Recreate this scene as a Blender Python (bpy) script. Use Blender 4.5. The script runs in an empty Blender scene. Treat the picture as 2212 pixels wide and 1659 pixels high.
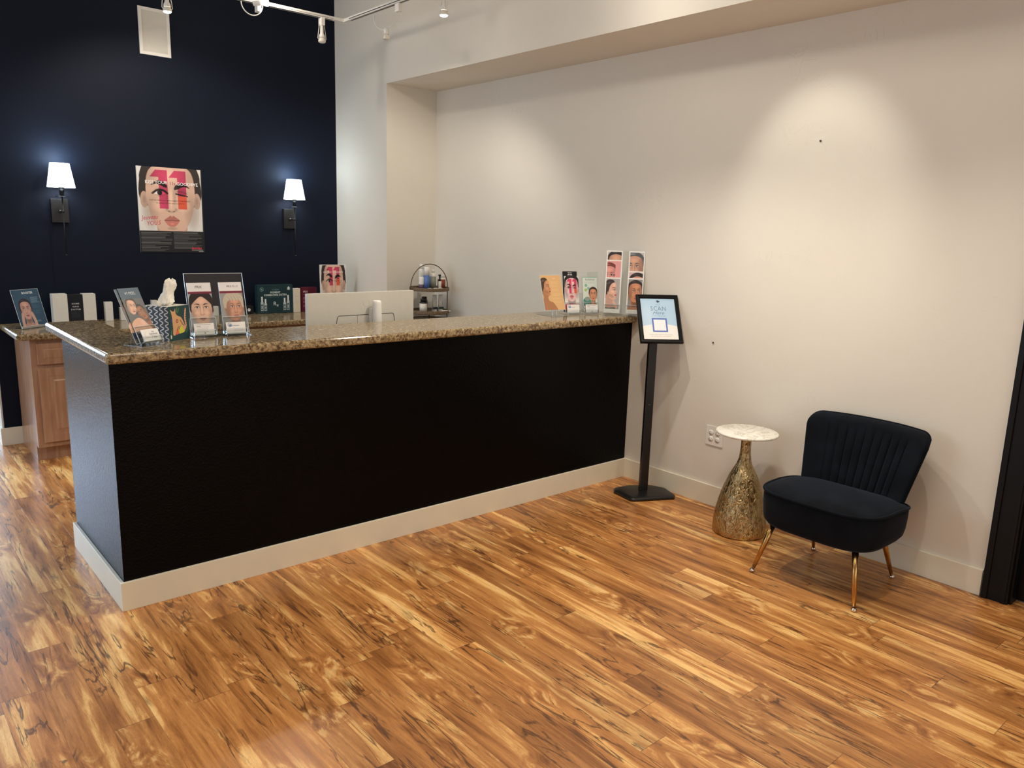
import bpy, bmesh, math, random
import numpy as np
from mathutils import Vector, Matrix

random.seed(7)
SC = bpy.context.scene
C = SC.collection
PI = math.pi

# ------------------------------------------------------------------ camera
CAM = (-0.7615, -3.3241, 1.6253)
RX, RY, RZ = 1.3757, 0.0308, -0.7162
FPX = 1674.54
cam_data = bpy.data.cameras.new('camera')
cam_data.sensor_width = 36.0
cam_data.lens = FPX * 36.0 / 2212.0
cam_data.clip_start = 0.05
cam = bpy.data.objects.new('camera', cam_data)
cam.matrix_world = (Matrix.Translation(CAM) @ Matrix.Rotation(RZ, 4, 'Z')
                    @ Matrix.Rotation(RX, 4, 'X') @ Matrix.Rotation(RY, 4, 'Z'))
C.objects.link(cam)
SC.camera = cam

# ------------------------------------------------------------------ view, world
SC.view_settings.view_transform = 'Standard'
SC.view_settings.look = 'None'
SC.view_settings.gamma = 1
SC.view_settings.use_curve_mapping = False
SC.view_settings.exposure = 0.0
world = bpy.data.worlds.new('world')
SC.world = world
world.use_nodes = True
world.node_tree.nodes['Background'].inputs[0].default_value = (0.55, 0.72, 1.0, 1)
world.node_tree.nodes['Background'].inputs[1].default_value = 0.5

WARM = (1.0, 0.92, 0.80)
COOL = (0.50, 0.72, 1.0)


def light(kind, name, loc, power, color, size=0.04, target=None, **kw):
    d = bpy.data.lights.new(name, kind)
    d.energy = power
    d.color = color
    if kind == 'AREA':
        d.shape = 'RECTANGLE'
        d.size, d.size_y = size
    else:
        d.shadow_soft_size = size
    for k, v in kw.items():
        setattr(d, k, v)
    o = bpy.data.objects.new(name, d)
    o.location = loc
    if target is not None:
        o.rotation_euler = (Vector(target) - Vector(loc)).to_track_quat('-Z', 'Y').to_euler()
    C.objects.link(o)
    return o


# daylight through the glass door at the back of the hall and the left windows
light('AREA', 'daylight_back_door', (-1.15, 6.42, 1.60), 210, COOL, (1.9, 1.7), (-1.15, 0, 1.3))
light('AREA', 'daylight_left_window', (-3.42, 1.2, 1.5), 56, (0.62, 0.8, 1.0), (3.0, 1.6), (0, 1.2, 1.3))
light('AREA', 'front_fill_panel', (0.2, -6.35, 1.5), 42, (1.0, 0.98, 0.95), (5.4, 2.2), (0.2, 0, 1.2))  # added unseen panel, fills the room from the front
# added unseen overhead panel for warm ambient fill
light('AREA', 'overhead_fill_panel', (0.6, -2.2, 3.84), 28, WARM, (1.2, 1.2), (0.6, -2.2, 0))

W = 3.183        # right wall
D = 3.117        # dark back wall
XB = 2.696       # left face of beam and pillar
YP = 2.276       # front face of pillar
ZB = 2.743       # underside of beam
ZC = 3.9         # ceiling
H = 1.102        # bar top
HC = 0.875       # back counter
HB = 0.127       # baseboard


# ------------------------------------------------------------------ material helpers
def srgb(*c):
    if len(c) == 1:
        c = c[0]
    return tuple(((x / 255.0) / 12.92 if x / 255.0 <= 0.04045 else ((x / 255.0 + 0.055) / 1.055) ** 2.4) for x in c)


class NT:
    def __init__(s, m):
        s.t = m.node_tree
        s.n = s.t.nodes
        s.l = s.t.links

    def node(s, typ, **kw):
        n = s.n.new(typ)
        for k, v in kw.items():
            if k.startswith('i_'):
                key = k[2:]
                key = int(key) if key.isdigit() else key.replace('_', ' ')
                n.inputs[key].default_value = v
            else:
                setattr(n, k, v)
        return n

    def link(s, a, b):
        s.l.new(a, b)

    def math(s, op, a, b=None, c=None):
        n = s.n.new('ShaderNodeMath')
        n.operation = op
        for i, v in enumerate((a, b, c)):
            if v is None:
                continue
            if isinstance(v, (int, float)):
                n.inputs[i].default_value = v
            else:
                s.l.new(v, n.inputs[i])
        return n.outputs[0]

    def mix(s, fac, a, b, mode='MIX'):
        n = s.n.new('ShaderNodeMix')
        n.data_type = 'RGBA'
        n.blend_type = mode
        for i, v in ((0, fac), (6, a), (7, b)):
            if isinstance(v, (int, float)):
                n.inputs[i].default_value = v
            elif isinstance(v, tuple):
                n.inputs[i].default_value = v if len(v) == 4 else v + (1,)
            else:
                s.l.new(v, n.inputs[i])
        return n.outputs[2]

    def ramp(s, fac, stops, interp='LINEAR'):
        n = s.n.new('ShaderNodeValToRGB')
        n.color_ramp.interpolation = interp
        el = n.color_ramp.elements
        while len(el) < len(stops):
            el.new(0.5)
        for e, (p, c) in zip(el, stops):
            e.position = p
            e.color = c if len(c) == 4 else tuple(c) + (1,)
        s.l.new(fac, n.inputs[0])
        return n.outputs[0]


def newmat(name):
    m = bpy.data.materials.new(name)
    m.use_nodes = True
    return m, NT(m), m.node_tree.nodes['Principled BSDF']


def mat(name, color, rough=0.5, metal=0.0, var=0.06, scale=30.0, bump=0.0, bscale=None, spec=0.5, **kw):
    """procedural material: base colour with a little noise variation and bump"""
    m, t, p = newmat(name)
    tc = t.node('ShaderNodeTexCoord')
    n = t.node('ShaderNodeTexNoise', i_Scale=scale, i_Detail=4.0)
    t.link(tc.outputs['Object'], n.inputs['Vector'])
    a = tuple(max(0, c * (1 - var)) for c in color)
    b = tuple(min(1, c * (1 + var)) for c in color)
    col = t.ramp(n.outputs[0], [(0.3, a), (0.7, b)])
    t.link(col, p.inputs['Base Color'])
    p.inputs['Roughness'].default_value = rough
    p.inputs['Metallic'].default_value = metal
    p.inputs['Specular IOR Level'].default_value = spec
    for k, v in kw.items():
        p.inputs[k.replace('_', ' ')].default_value = v
    if bump:
        nb = t.node('ShaderNodeTexNoise', i_Scale=bscale or scale, i_Detail=5.0)
        t.link(tc.outputs['Object'], nb.inputs['Vector'])
        bn = t.node('ShaderNodeBump', i_Strength=1.0, i_Distance=bump)
        t.link(nb.outputs[0], bn.inputs['Height'])
        t.link(bn.outputs[0], p.inputs['Normal'])
    return m


def wall_paint(name, color, rough=0.75, bump=0.0022, spec=0.3):
    m, t, p = newmat(name)
    tc = t.node('ShaderNodeTexCoord')
    n1 = t.node('ShaderNodeTexNoise', i_Scale=3.0, i_Detail=6.0, i_Distortion=0.8)
    n2 = t.node('ShaderNodeTexNoise', i_Scale=55.0, i_Detail=3.0)
    n3 = t.node('ShaderNodeTexNoise', i_Scale=4.5, i_Detail=2.0, i_Distortion=2.5)
    for n in (n1, n2, n3):
        t.link(tc.outputs['Object'], n.inputs['Vector'])
    # sparse trowel ridges: thin iso-lines of a distorted noise, only in some patches
    line = t.math('ABSOLUTE', t.math('SUBTRACT', n3.outputs[0], 0.5))
    line = t.math('LESS_THAN', line, 0.0035)
    patch = t.math('GREATER_THAN', n1.outputs[0], 0.60)
    ridge = t.math('MULTIPLY', line, patch)
    h = t.math('ADD', t.math('MULTIPLY', n1.outputs[0], 1.6), t.math('MULTIPLY', n2.outputs[0], 0.14))
    h = t.math('ADD', h, t.math('MULTIPLY', ridge, 0.22))
    b = t.node('ShaderNodeBump', i_Strength=1.0, i_Distance=bump)
    t.link(h, b.inputs['Height'])
    t.link(b.outputs[0], p.inputs['Normal'])
    col = t.ramp(n1.outputs[0], [(0.3, tuple(c * 0.98 for c in color)), (0.7, color)])
    t.link(col, p.inputs['Base Color'])
    p.inputs['Roughness'].default_value = rough
    p.inputs['Specular IOR Level'].default_value = spec
    return m


def floor_wood():
    m, t, p = newmat('spalted_wood_planks')
    tc = t.node('ShaderNodeTexCoord')
    sep = t.node('ShaderNodeSeparateXYZ')
    t.link(tc.outputs['Object'], sep.inputs[0])
    X, Y = sep.outputs[0], sep.outputs[1]
    PW, PL = 0.127, 1.21
    xi = t.math('DIVIDE', t.math('ADD', X, 10.02), PW)
    ix = t.math('FLOOR', xi)
    fx = t.math('FRACT', xi)
    wn = t.node('ShaderNodeTexWhiteNoise', noise_dimensions='1D')
    t.link(ix, wn.inputs['W'])
    yi = t.math('ADD', t.math('DIVIDE', t.math('ADD', Y, 20.0), PL), t.math('MULTIPLY', wn.outputs[0], 7.3))
    iy = t.math('FLOOR', yi)
    fy = t.math('FRACT', yi)
    idn = t.node('ShaderNodeTexWhiteNoise', noise_dimensions='2D')
    cid = t.node('ShaderNodeCombineXYZ')
    t.link(ix, cid.inputs[0])
    t.link(iy, cid.inputs[1])
    t.link(cid.outputs[0], idn.inputs['Vector'])
    rnd = idn.outputs[0]
    sepr = t.node('ShaderNodeSeparateColor')
    t.link(idn.outputs['Color'], sepr.inputs[0])

    def coords(sx, sy, k):
        c = t.node('ShaderNodeCombineXYZ')
        t.link(t.math('ADD', t.math('MULTIPLY', X, sx), t.math('MULTIPLY', rnd, 37.0 + k)), c.inputs[0])
        t.link(t.math('ADD', t.math('MULTIPLY', Y, sy), t.math('MULTIPLY', sepr.outputs[1], 53.0 + k)), c.inputs[1])
        t.link(t.math('MULTIPLY', sepr.outputs[2], 20.0), c.inputs[2])
        return c.outputs[0]

    def noise(vec, scale, detail=4.0, dist=0.0, rough=0.5):
        n = t.node('ShaderNodeTexNoise', i_Scale=scale, i_Detail=detail, i_Distortion=dist, i_Roughness=rough)
        t.link(vec, n.inputs['Vector'])
        return n.outputs[0]
    vs = coords(1.0, 0.17, 0.0)       # long grain
    vb = coords(1.0, 0.45, 5.0)      # burl
    vf = coords(1.0, 0.05, 9.0)      # fine fibre
    zone = noise(coords(1.0, 0.8, 3.0), 3.0, 2.0)                # where burl replaces straight grain
    zone = t.ramp(zone, [(0.55, (0, 0, 0)), (0.64, (1, 1, 1))])
    a = noise(coords(1.0, 0.075, 0.0), 20.0, 6.0, 0.6, 0.62)
    a2 = noise(coords(1.0, 0.14, 6.0), 5.0, 2.0, 0.6)
    a = t.math('ADD', t.math('MULTIPLY', a, 0.66), t.math('MULTIPLY', a2, 0.40))
    a = t.math('SUBTRACT', a, 0.03)
    b = noise(vb, 11.0, 6.0, 2.6, 0.6)
    mixf = t.node('ShaderNodeMix', data_type='FLOAT')
    t.link(zone, mixf.inputs[0])
    t.link(a, mixf.inputs[2])
    t.link(b, mixf.inputs[3])
    g = mixf.outputs[0]
    base = t.ramp(g, [(0.34, srgb(112, 68, 36)), (0.42, srgb(148, 94, 50)), (0.49, srgb(172, 115, 64)),
                      (0.54, srgb(186, 129, 75)), (0.575, srgb(212, 162, 100)), (0.66, srgb(230, 188, 126))])
    # ring contour lines
    rings = t.math('FRACT', t.math('MULTIPLY', g, 44.0))
    rl = t.ramp(rings, [(0.0, (0.52, 0.46, 0.40)), (0.14, (1, 1, 1)), (0.80, (1, 1, 1)), (1.0, (0.62, 0.56, 0.50))])
    base = t.mix(0.65, base, rl, 'MULTIPLY')
    burl = t.mix(0.5, base, srgb(150, 94, 52))
    base = t.mix(t.math('MULTIPLY', zone, 0.55), base, burl)
    # dark spalting lines
    s1 = noise(coords(1.0, 0.10, 17.0), 15.0, 5.0, 1.3)
    sl = t.math('ABSOLUTE', t.math('SUBTRACT', s1, 0.5))
    slm = t.ramp(sl, [(0.0, (1, 1, 1)), (0.008, (0.8, 0.8, 0.8)), (0.024, (0, 0, 0))])
    sp = noise(coords(1.0, 0.35, 23.0), 6.0, 3.0)
    spm = t.ramp(sp, [(0.44, (0, 0, 0)), (0.54, (1, 1, 1))])
    dark = t.math('MULTIPLY', t.math('MULTIPLY', slm, spm), 0.85)
    base = t.mix(dark, base, srgb(58, 34, 22))
    kn = noise(coords(1.0, 0.4, 29.0), 12.0, 6.0, 1.2)
    knm = t.ramp(kn, [(0.69, (0, 0, 0)), (0.74, (1, 1, 1))])
    base = t.mix(t.math('MULTIPLY', knm, 0.75), base, srgb(56, 40, 34))
    # fibre
    ff = noise(vf, 110.0, 4.0)
    fr = t.ramp(ff, [(0.3, (0.84, 0.82, 0.80)), (0.7, (1.10, 1.10, 1.10))])
    base = t.mix(1.0, base, fr, 'MULTIPLY')
    # plank tone: some strips greyer and darker
    tone = t.ramp(sepr.outputs[0], [(0.0, (0.80, 0.80, 0.84)), (0.4, (0.97, 0.97, 0.97)), (1.0, (1.10, 1.08, 1.04))])
    base = t.mix(0.8, base, tone, 'MULTIPLY')
    # seams
    ex = t.math('MINIMUM', fx, t.math('SUBTRACT', 1.0, fx))
    ey = t.math('MINIMUM', fy, t.math('SUBTRACT', 1.0, fy))
    sx = t.math('LESS_THAN', ex, 0.0065)
    sy = t.math('LESS_THAN', ey, 0.0011)
    seam = t.math('MAXIMUM', t.math('MULTIPLY', sx, 0.55), sy)
    base = t.mix(t.math('MULTIPLY', seam, 0.55), base, srgb(60, 32, 16))
    hs = t.node('ShaderNodeHueSaturation', i_Hue=0.5025, i_Saturation=FL_SAT, i_Value=FL_VAL)
    t.link(base, hs.inputs['Color'])
    t.link(hs.outputs[0], p.inputs['Base Color'])
    rr = t.ramp(ff, [(0.2, (0.24, 0.24, 0.24)), (0.8, (0.34, 0.34, 0.34))])
    t.link(rr, p.inputs['Roughness'])
    hgt = t.math('SUBTRACT', t.math('MULTIPLY', ff, 0.25), seam)
    bn = t.node('ShaderNodeBump', i_Strength=0.5, i_Distance=0.0006)
    t.link(hgt, bn.inputs['Height'])
    t.link(bn.outputs[0], p.inputs['Normal'])
    p.inputs['Specular IOR Level'].default_value = 0.45
    return m


def granite():
    m, t, p = newmat('speckled_brown_laminate')
    tc = t.node('ShaderNodeTexCoord')
    n1 = t.node('ShaderNodeTexNoise', i_Scale=60.0, i_Detail=6.0, i_Roughness=0.68, i_Distortion=0.4)
    n2 = t.node('ShaderNodeTexNoise', i_Scale=110.0, i_Detail=4.0, i_Roughness=0.6)
    v = t.node('ShaderNodeTexVoronoi', i_Scale=140.0)
    for n in (n1, n2, v):
        t.link(tc.outputs['Object'], n.inputs['Vector'])
    base = t.ramp(n1.outputs[0], [(0.34, srgb(70, 54, 38)), (0.43, srgb(112, 92, 66)), (0.50, srgb(148, 127, 94)),
                                  (0.58, srgb(172, 151, 115)), (0.70, srgb(206, 188, 152))])
    dk = t.ramp(n2.outputs[0], [(0.58, (0, 0, 0)), (0.64, (1, 1, 1))])
    base = t.mix(t.math('MULTIPLY', dk, 0.75), base, srgb(44, 34, 26))
    vv = t.ramp(v.outputs['Color'], [(0.0, (0.76, 0.74, 0.72)), (1.0, (1.15, 1.15, 1.12))])
    base = t.mix(0.7, base, vv, 'MULTIPLY')
    t.link(base, p.inputs['Base Color'])
    p.inputs['Roughness'].default_value = 0.13
    p.inputs['Specular IOR Level'].default_value = 0.5
    return m


def cabinet_wood():
    m, t, p = newmat('maple_cabinet_wood')
    tc = t.node('ShaderNodeTexCoord')
    mp = t.node('ShaderNodeMapping')
    mp.inputs['Scale'].default_value = (14, 14, 1.4)
    t.link(tc.outputs['Object'], mp.inputs[0])
    n = t.node('ShaderNodeTexNoise', i_Scale=3.0, i_Detail=5.0, i_Distortion=0.5)
    t.link(mp.outputs[0], n.inputs['Vector'])
    col = t.ramp(n.outputs[0], [(0.3, srgb(158, 118, 92)), (0.7, srgb(184, 144, 116))])
    t.link(col, p.inputs['Base Color'])
    p.inputs['Roughness'].default_value = 0.20
    return m


def acrylic():
    m, t, p = newmat('clear_acrylic')
    out = t.n['Material Output']
    tr = t.node('ShaderNodeBsdfTransparent')
    tr.inputs[0].default_value = (0.965, 0.98, 0.98, 1)
    gl = t.node('ShaderNodeBsdfGlossy', i_Roughness=0.04)
    lw = t.node('ShaderNodeLayerWeight', i_Blend=0.18)
    f = t.math('ADD', t.math('MULTIPLY', lw.outputs['Facing'], 0.5), 0.05)
    mx = t.node('ShaderNodeMixShader')
    t.link(f, mx.inputs[0])
    t.link(tr.outputs[0], mx.inputs[1])
    t.link(gl.outputs[0], mx.inputs[2])
    t.link(mx.outputs[0], out.inputs[0])
    return m


def emitter(name, color, strength, base=(0.9, 0.9, 0.88)):
    m, t, p = newmat(name)
    tc = t.node('ShaderNodeTexCoord')
    n = t.node('ShaderNodeTexNoise', i_Scale=40.0)
    t.link(tc.outputs['Object'], n.inputs['Vector'])
    col = t.ramp(n.outputs[0], [(0.0, tuple(c * 0.97 for c in color)), (1.0, color)])
    p.inputs['Base Color'].default_value = base + (1,)
    t.link(col, p.inputs['Emission Color'])
    p.inputs['Emission Strength'].default_value = strength
    p.inputs['Roughness'].default_value = 0.5
    return m


def printed():
    m, t, p = newmat('printed_paper')
    a = t.node('ShaderNodeVertexColor')
    a.layer_name = 'Col'
    tc = t.node('ShaderNodeTexCoord')
    n = t.node('ShaderNodeTexNoise', i_Scale=400.0)
    t.link(tc.outputs['Object'], n.inputs['Vector'])
    r = t.ramp(n.outputs[0], [(0.3, (0.985, 0.985, 0.985)), (0.7, (1, 1, 1))])
    c = t.mix(1.0, a.outputs[0], r, 'MULTIPLY')
    t.link(c, p.inputs['Base Color'])
    p.inputs['Roughness'].default_value = 0.38
    p.inputs['Specular IOR Level'].default_value = 0.35
    return m


def marble():
    m, t, p = newmat('white_marble')
    tc = t.node('ShaderNodeTexCoord')
    n = t.node('ShaderNodeTexNoise', i_Scale=9.0, i_Detail=8.0, i_Distortion=1.4)
    t.link(tc.outputs['Object'], n.inputs['Vector'])
    v = t.math('ABSOLUTE', t.math('SUBTRACT', n.outputs[0], 0.5))
    col = t.ramp(v, [(0.0, srgb(206, 198, 182)), (0.02, srgb(232, 228, 214)), (0.07, srgb(244, 241, 230))])
    t.link(col, p.inputs['Base Color'])
    p.inputs['Roughness'].default_value = 0.25
    return m


def hammered_gold():
    m, t, p = newmat('hammered_antique_gold')
    tc = t.node('ShaderNodeTexCoord')
    mp = t.node('ShaderNodeMapping')
    mp.inputs['Scale'].default_value = (1.0, 1.0, 0.55)
    t.link(tc.outputs['Object'], mp.inputs[0])
    n = t.node('ShaderNodeTexNoise', i_Scale=40.0, i_Detail=3.0, i_Distortion=1.2)
    n2 = t.node('ShaderNodeTexNoise', i_Scale=9.0, i_Detail=2.0)
    v = t.node('ShaderNodeTexVoronoi', i_Scale=30.0, feature='SMOOTH_F1')
    for q in (n, n2, v):
        t.link(mp.outputs[0], q.inputs['Vector'])
    r = t.math('ABSOLUTE', t.math('SUBTRACT', n.outputs[0], 0.5))
    h = t.math('ADD', t.math('MULTIPLY', r, -3.0), t.math('MULTIPLY', v.outputs[0], 0.6))
    b = t.node('ShaderNodeBump', i_Strength=1.0, i_Distance=0.0045)
    t.link(h, b.inputs['Height'])
    t.link(b.outputs[0], p.inputs['Normal'])
    col = t.ramp(r, [(0.0, srgb(206, 184, 138)), (0.10, srgb(178, 154, 108)), (0.2, srgb(132, 110, 74))])
    t.link(col, p.inputs['Base Color'])
    p.inputs['Metallic'].default_value = 1.0
    p.inputs['Roughness'].default_value = 0.30
    return m


def velvet():
    m, t, p = newmat('black_velvet')
    tc = t.node('ShaderNodeTexCoord')
    n = t.node('ShaderNodeTexNoise', i_Scale=9.0, i_Detail=5.0, i_Distortion=0.6)
    t.link(tc.outputs['Object'], n.inputs['Vector'])
    col = t.ramp(n.outputs[0], [(0.35, (0.0033, 0.0044, 0.0064)), (0.7, (0.0066, 0.0088, 0.013))])
    t.link(col, p.inputs['Base Color'])
    p.inputs['Roughness'].default_value = 0.9
    p.inputs['Specular IOR Level'].default_value = 0.12
    p.inputs['Sheen Weight'].default_value = 0.12
    p.inputs['Sheen Roughness'].default_value = 0.35
    p.inputs['Sheen Tint'].default_value = (0.55, 0.7, 1.0, 1)
    nb = t.node('ShaderNodeTexNoise', i_Scale=600.0)
    t.link(tc.outputs['Object'], nb.inputs['Vector'])
    bn = t.node('ShaderNodeBump', i_Strength=0.3, i_Distance=0.0005)
    t.link(nb.outputs[0], bn.inputs['Height'])
    t.link(bn.outputs[0], p.inputs['Normal'])
    return m


FL_SAT, FL_VAL = 1.0, 1.36
M = {}
M['white_wall'] = wall_paint('warm_white_wall_paint', srgb(226, 219, 206))
M['navy_wall'] = wall_paint('navy_black_wall_paint', srgb(14, 21, 36), rough=0.65, bump=0.0008, spec=0.15)
M['ceiling'] = wall_paint('ceiling_paint', srgb(222, 216, 206))
M['trim'] = mat('cream_trim_paint', srgb(230, 222, 200), 0.4, var=0.02, scale=8)
M['black_paint'] = mat('black_textured_wall_paint', srgb(5, 4, 4), 0.27, var=0.15, bump=0.0022, bscale=110.0, spec=0.09)
M['black_satin'] = mat('black_satin_paint', srgb(9, 9, 9), 0.42, var=0.1, spec=0.25)
M['floor'] = floor_wood()
M['granite'] = granite()
M['cab'] = cabinet_wood()
M['acrylic'] = acrylic()
M['acr_glint'] = mat('acrylic_edge_glint', srgb(206, 214, 214), 0.25, var=0.03)  # pale diffuse colour stands in for light caught by sheet edges
M['print'] = printed()
M['marble'] = marble()
M['gold_h'] = hammered_gold()
M['velvet'] = velvet()
M['gold'] = mat('brushed_gold_metal', srgb(196, 156, 98), 0.25, 1.0, var=0.05)
M['chrome'] = mat('polished_chrome', srgb(220, 214, 206), 0.08, 1.0, var=0.02)
M['black_metal'] = mat('black_powder_coated_metal', srgb(20, 20, 21), 0.38, var=0.08, bump=0.0002, bscale=300)
M['white_metal'] = mat('white_enamel_metal', srgb(226, 222, 214), 0.35, var=0.02)
M['white_plastic'] = mat('white_plastic', srgb(234, 230, 222), 0.35, var=0.02)
M['silver_plastic'] = mat('pearl_silver_plastic', srgb(205, 200, 188), 0.38, var=0.02)
M['dark_plastic'] = mat('dark_grey_plastic', srgb(60, 58, 56), 0.4, var=0.05)
M['black_plastic'] = mat('black_plastic', srgb(14, 14, 16), 0.3, var=0.05)
M['bronze'] = mat('dark_bronze_wire', srgb(92, 74, 54), 0.4, 0.8, var=0.1)
M['tray_wood'] = mat('weathered_tray_wood', srgb(112, 92, 70), 0.6, var=0.3, scale=60)
M['tissue'] = mat('soft_white_tissue', srgb(242, 238, 226), 0.95, var=0.03, bump=0.002, bscale=40)
M['box_white'] = mat('ivory_carton', srgb(226, 220, 208), 0.5, var=0.02)
M['box_black'] = mat('matt_black_carton', srgb(22, 23, 28), 0.5, var=0.05)
M['box_teal'] = mat('deep_teal_carton', srgb(24, 54, 60), 0.45, var=0.04)
M['box_burg'] = mat('burgundy_carton', srgb(98, 24, 44), 0.45, var=0.04)
M['shade'] = emitter('lit_white_lamp_shade', (0.86, 0.95, 1.0), 2.6)
M['bulb_on'] = emitter('lit_bulb_face', (1.0, 0.95, 0.86), 26.0)
M['bulb_off'] = mat('bulb_glass', srgb(225, 220, 205), 0.2, var=0.02)
M['glass_door'] = emitter('daylight_glass_pane', (0.62, 0.80, 1.0), 1.0)
M['navy_plastic'] = mat('navy_label', srgb(30, 44, 74), 0.4, var=0.05)
M['green_plastic'] = mat('green_label', srgb(34, 70, 56), 0.4, var=0.05)
M['blue_label'] = mat('blue_label', srgb(80, 112, 172), 0.4, var=0.1)
M['purple_label'] = mat('plum_label', srgb(92, 70, 92), 0.4, var=0.1)
M['grey_label'] = mat('grey_green_label', srgb(138, 140, 128), 0.4, var=0.15)
M['red_label'] = mat('copper_red_label', srgb(142, 62, 48), 0.4, var=0.25)


# ------------------------------------------------------------------ mesh builder
class MB:
    def __init__(s):
        s.v, s.f, s.mi, s.sm = [], [], [], []

    def add(s, verts, faces, mi=0, smooth=False):
        o = len(s.v)
        s.v += [tuple(map(float, q)) for q in verts]
        for f in faces:
            s.f.append([o + i for i in f])
            s.mi.append(mi)
            s.sm.append(smooth)
        return s

    def box(s, lo, hi, mi=0, bev=0.0, rot=None, org=(0, 0, 0)):
        bm = bmesh.new()
        bmesh.ops.create_cube(bm, size=1)
        c = [(a + b) / 2 for a, b in zip(lo, hi)]
        d = [b - a for a, b in zip(lo, hi)]
        for v in bm.verts:
            v.co = Vector([c[i] + v.co[i] * d[i] for i in range(3)])
        if bev:
            bmesh.ops.bevel(bm, geom=list(bm.edges), offset=bev, segments=2, profile=0.7, affect='EDGES')
        if rot is not None:
            R = rot if isinstance(rot, Matrix) else Matrix.Rotation(rot, 3, 'Z')
            for v in bm.verts:
                v.co = R @ (v.co - Vector(org)) + Vector(org)
        return s.frombm(bm, mi, False)

    def frombm(s, bm, mi=0, smooth=False):
        bm.verts.index_update()
        s.add([v.co for v in bm.verts], [[v.index for v in f.verts] for f in bm.faces], mi, smooth)
        bm.free()
        return s

    def prism(s, pts, z0, z1, mi=0, bev=0.0, smooth=False, segs=2):
        """outline in XY extruded from z0 to z1"""
        bm = bmesh.new()
        vs = [bm.verts.new((x, y, z0)) for x, y in pts]
        f = bm.faces.new(vs)
        r = bmesh.ops.extrude_face_region(bm, geom=[f])
        bmesh.ops.translate(bm, vec=(0, 0, z1 - z0), verts=[e for e in r['geom'] if isinstance(e, bmesh.types.BMVert)])
        bmesh.ops.recalc_face_normals(bm, faces=bm.faces)
        if bev:
            ed = [e for e in bm.edges if abs(e.verts[0].co.z - e.verts[1].co.z) < 1e-7]
            bmesh.ops.bevel(bm, geom=ed, offset=bev, segments=segs, profile=0.5, affect='EDGES')
        return s.frombm(bm, mi, smooth)

    def lathe(s, prof, n=32, mi=0, org=(0, 0, 0), smooth=True, M3=None, cap=True):
        """prof: list of (r, z)"""
        vs, fs = [], []
        for r, z in prof:
            for k in range(n):
                a = 2 * PI * k / n
                p = Vector((r * math.cos(a), r * math.sin(a), z))
                if M3 is not None:
                    p = M3 @ p
                vs.append(p + Vector(org))
        m = len(prof)
        for i in range(m - 1):
            for k in range(n):
                fs.append([i * n + k, i * n + (k + 1) % n, (i + 1) * n + (k + 1) % n, (i + 1) * n + k])
        s.add(vs, fs, mi, smooth)
        if cap:
            o = len(s.v) - len(vs)
            s.f.append([o + k for k in range(n)][::-1]); s.mi.append(mi); s.sm.append(False)
            s.f.append([o + (m - 1) * n + k for k in range(n)]); s.mi.append(mi); s.sm.append(False)
        return s

    def tube(s, pts, r, n=8, mi=0, closed=False, cap=True):
        pts = [Vector(q) for q in pts]
        m = len(pts)
        rs = r if isinstance(r, (list, tuple)) else [r] * m
        vs = []
        prev = None
        for i, q in enumerate(pts):
            a = pts[(i - 1) % m] if (closed or i > 0) else q
            b = pts[(i + 1) % m] if (closed or i < m - 1) else q
            t = (b - a).normalized()
            if prev is None:
                up = Vector((0, 0, 1)) if abs(t.z) < 0.9 else Vector((1, 0, 0))
                u = t.cross(up).normalized()
            else:
                u = (prev - t * prev.dot(t)).normalized()
            prev = u
            w = t.cross(u)
            for k in range(n):
                an = 2 * PI * k / n
                vs.append(q + (u * math.cos(an) + w * math.sin(an)) * rs[i])
        fs = []
        for i in range(m if closed else m - 1):
            j = (i + 1) % m
            for k in range(n):
                fs.append([i * n + k, i * n + (k + 1) % n, j * n + (k + 1) % n, j * n + k])
        if cap and not closed:
            fs.append(list(range(n))[::-1])
            fs.append([(m - 1) * n + k for k in range(n)])
        return s.add(vs, fs, mi, True)

    def build(s, name, mats, parent=None, loc=None):
        me = bpy.data.meshes.new(name)
        me.from_pydata(s.v, [], s.f)
        me.polygons.foreach_set('material_index', s.mi)
        me.polygons.foreach_set('use_smooth', s.sm)
        if not isinstance(mats, (list, tuple)):
            mats = [mats]
        for m in mats:
            me.materials.append(M[m] if isinstance(m, str) else m)
        bm = bmesh.new()
        bm.from_mesh(me)
        bmesh.ops.recalc_face_normals(bm, faces=bm.faces)
        bm.to_mesh(me)
        bm.free()
        me.update()
        o = bpy.data.objects.new(name, me)
        C.objects.link(o)
        if parent is not None:
            o.parent = parent
        if loc is not None:
            o.location = loc
        return o


def tag(o, label=None, cat=None, group=None, kind=None):
    if label: o['label'] = label
    if cat: o['category'] = cat
    if group: o['group'] = group
    if kind: o['kind'] = kind
    return o


def thing(name, label, cat, loc=(0, 0, 0), rz=0.0, group=None):
    o = bpy.data.objects.new(name, None)
    o.empty_display_size = 0.05
    C.objects.link(o)
    o.location = loc
    o.rotation_euler = (0, 0, rz)
    return tag(o, label, cat, group)


def struct(name, mb, m, label=None):
    o = mb.build(name, m)
    o['kind'] = 'structure'
    if label: o['label'] = label
    return o


def copy_tree(o, parent=None):
    c = o.copy()
    C.objects.link(c)
    if parent is not None:
        c.parent = parent
    for ch in [x for x in bpy.data.objects if x.parent == o]:
        copy_tree(ch, c)
    return c


# ------------------------------------------------------------------ room shell
struct('floor', MB().box((-3.6, -6.6, -0.1), (3.6, 6.7, 0)), 'floor', 'orange-brown spalted wood plank floor')
struct('ceiling', MB().box((-3.6, -6.6, ZC), (3.6, 6.7, ZC + 0.1)), 'ceiling')
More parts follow.
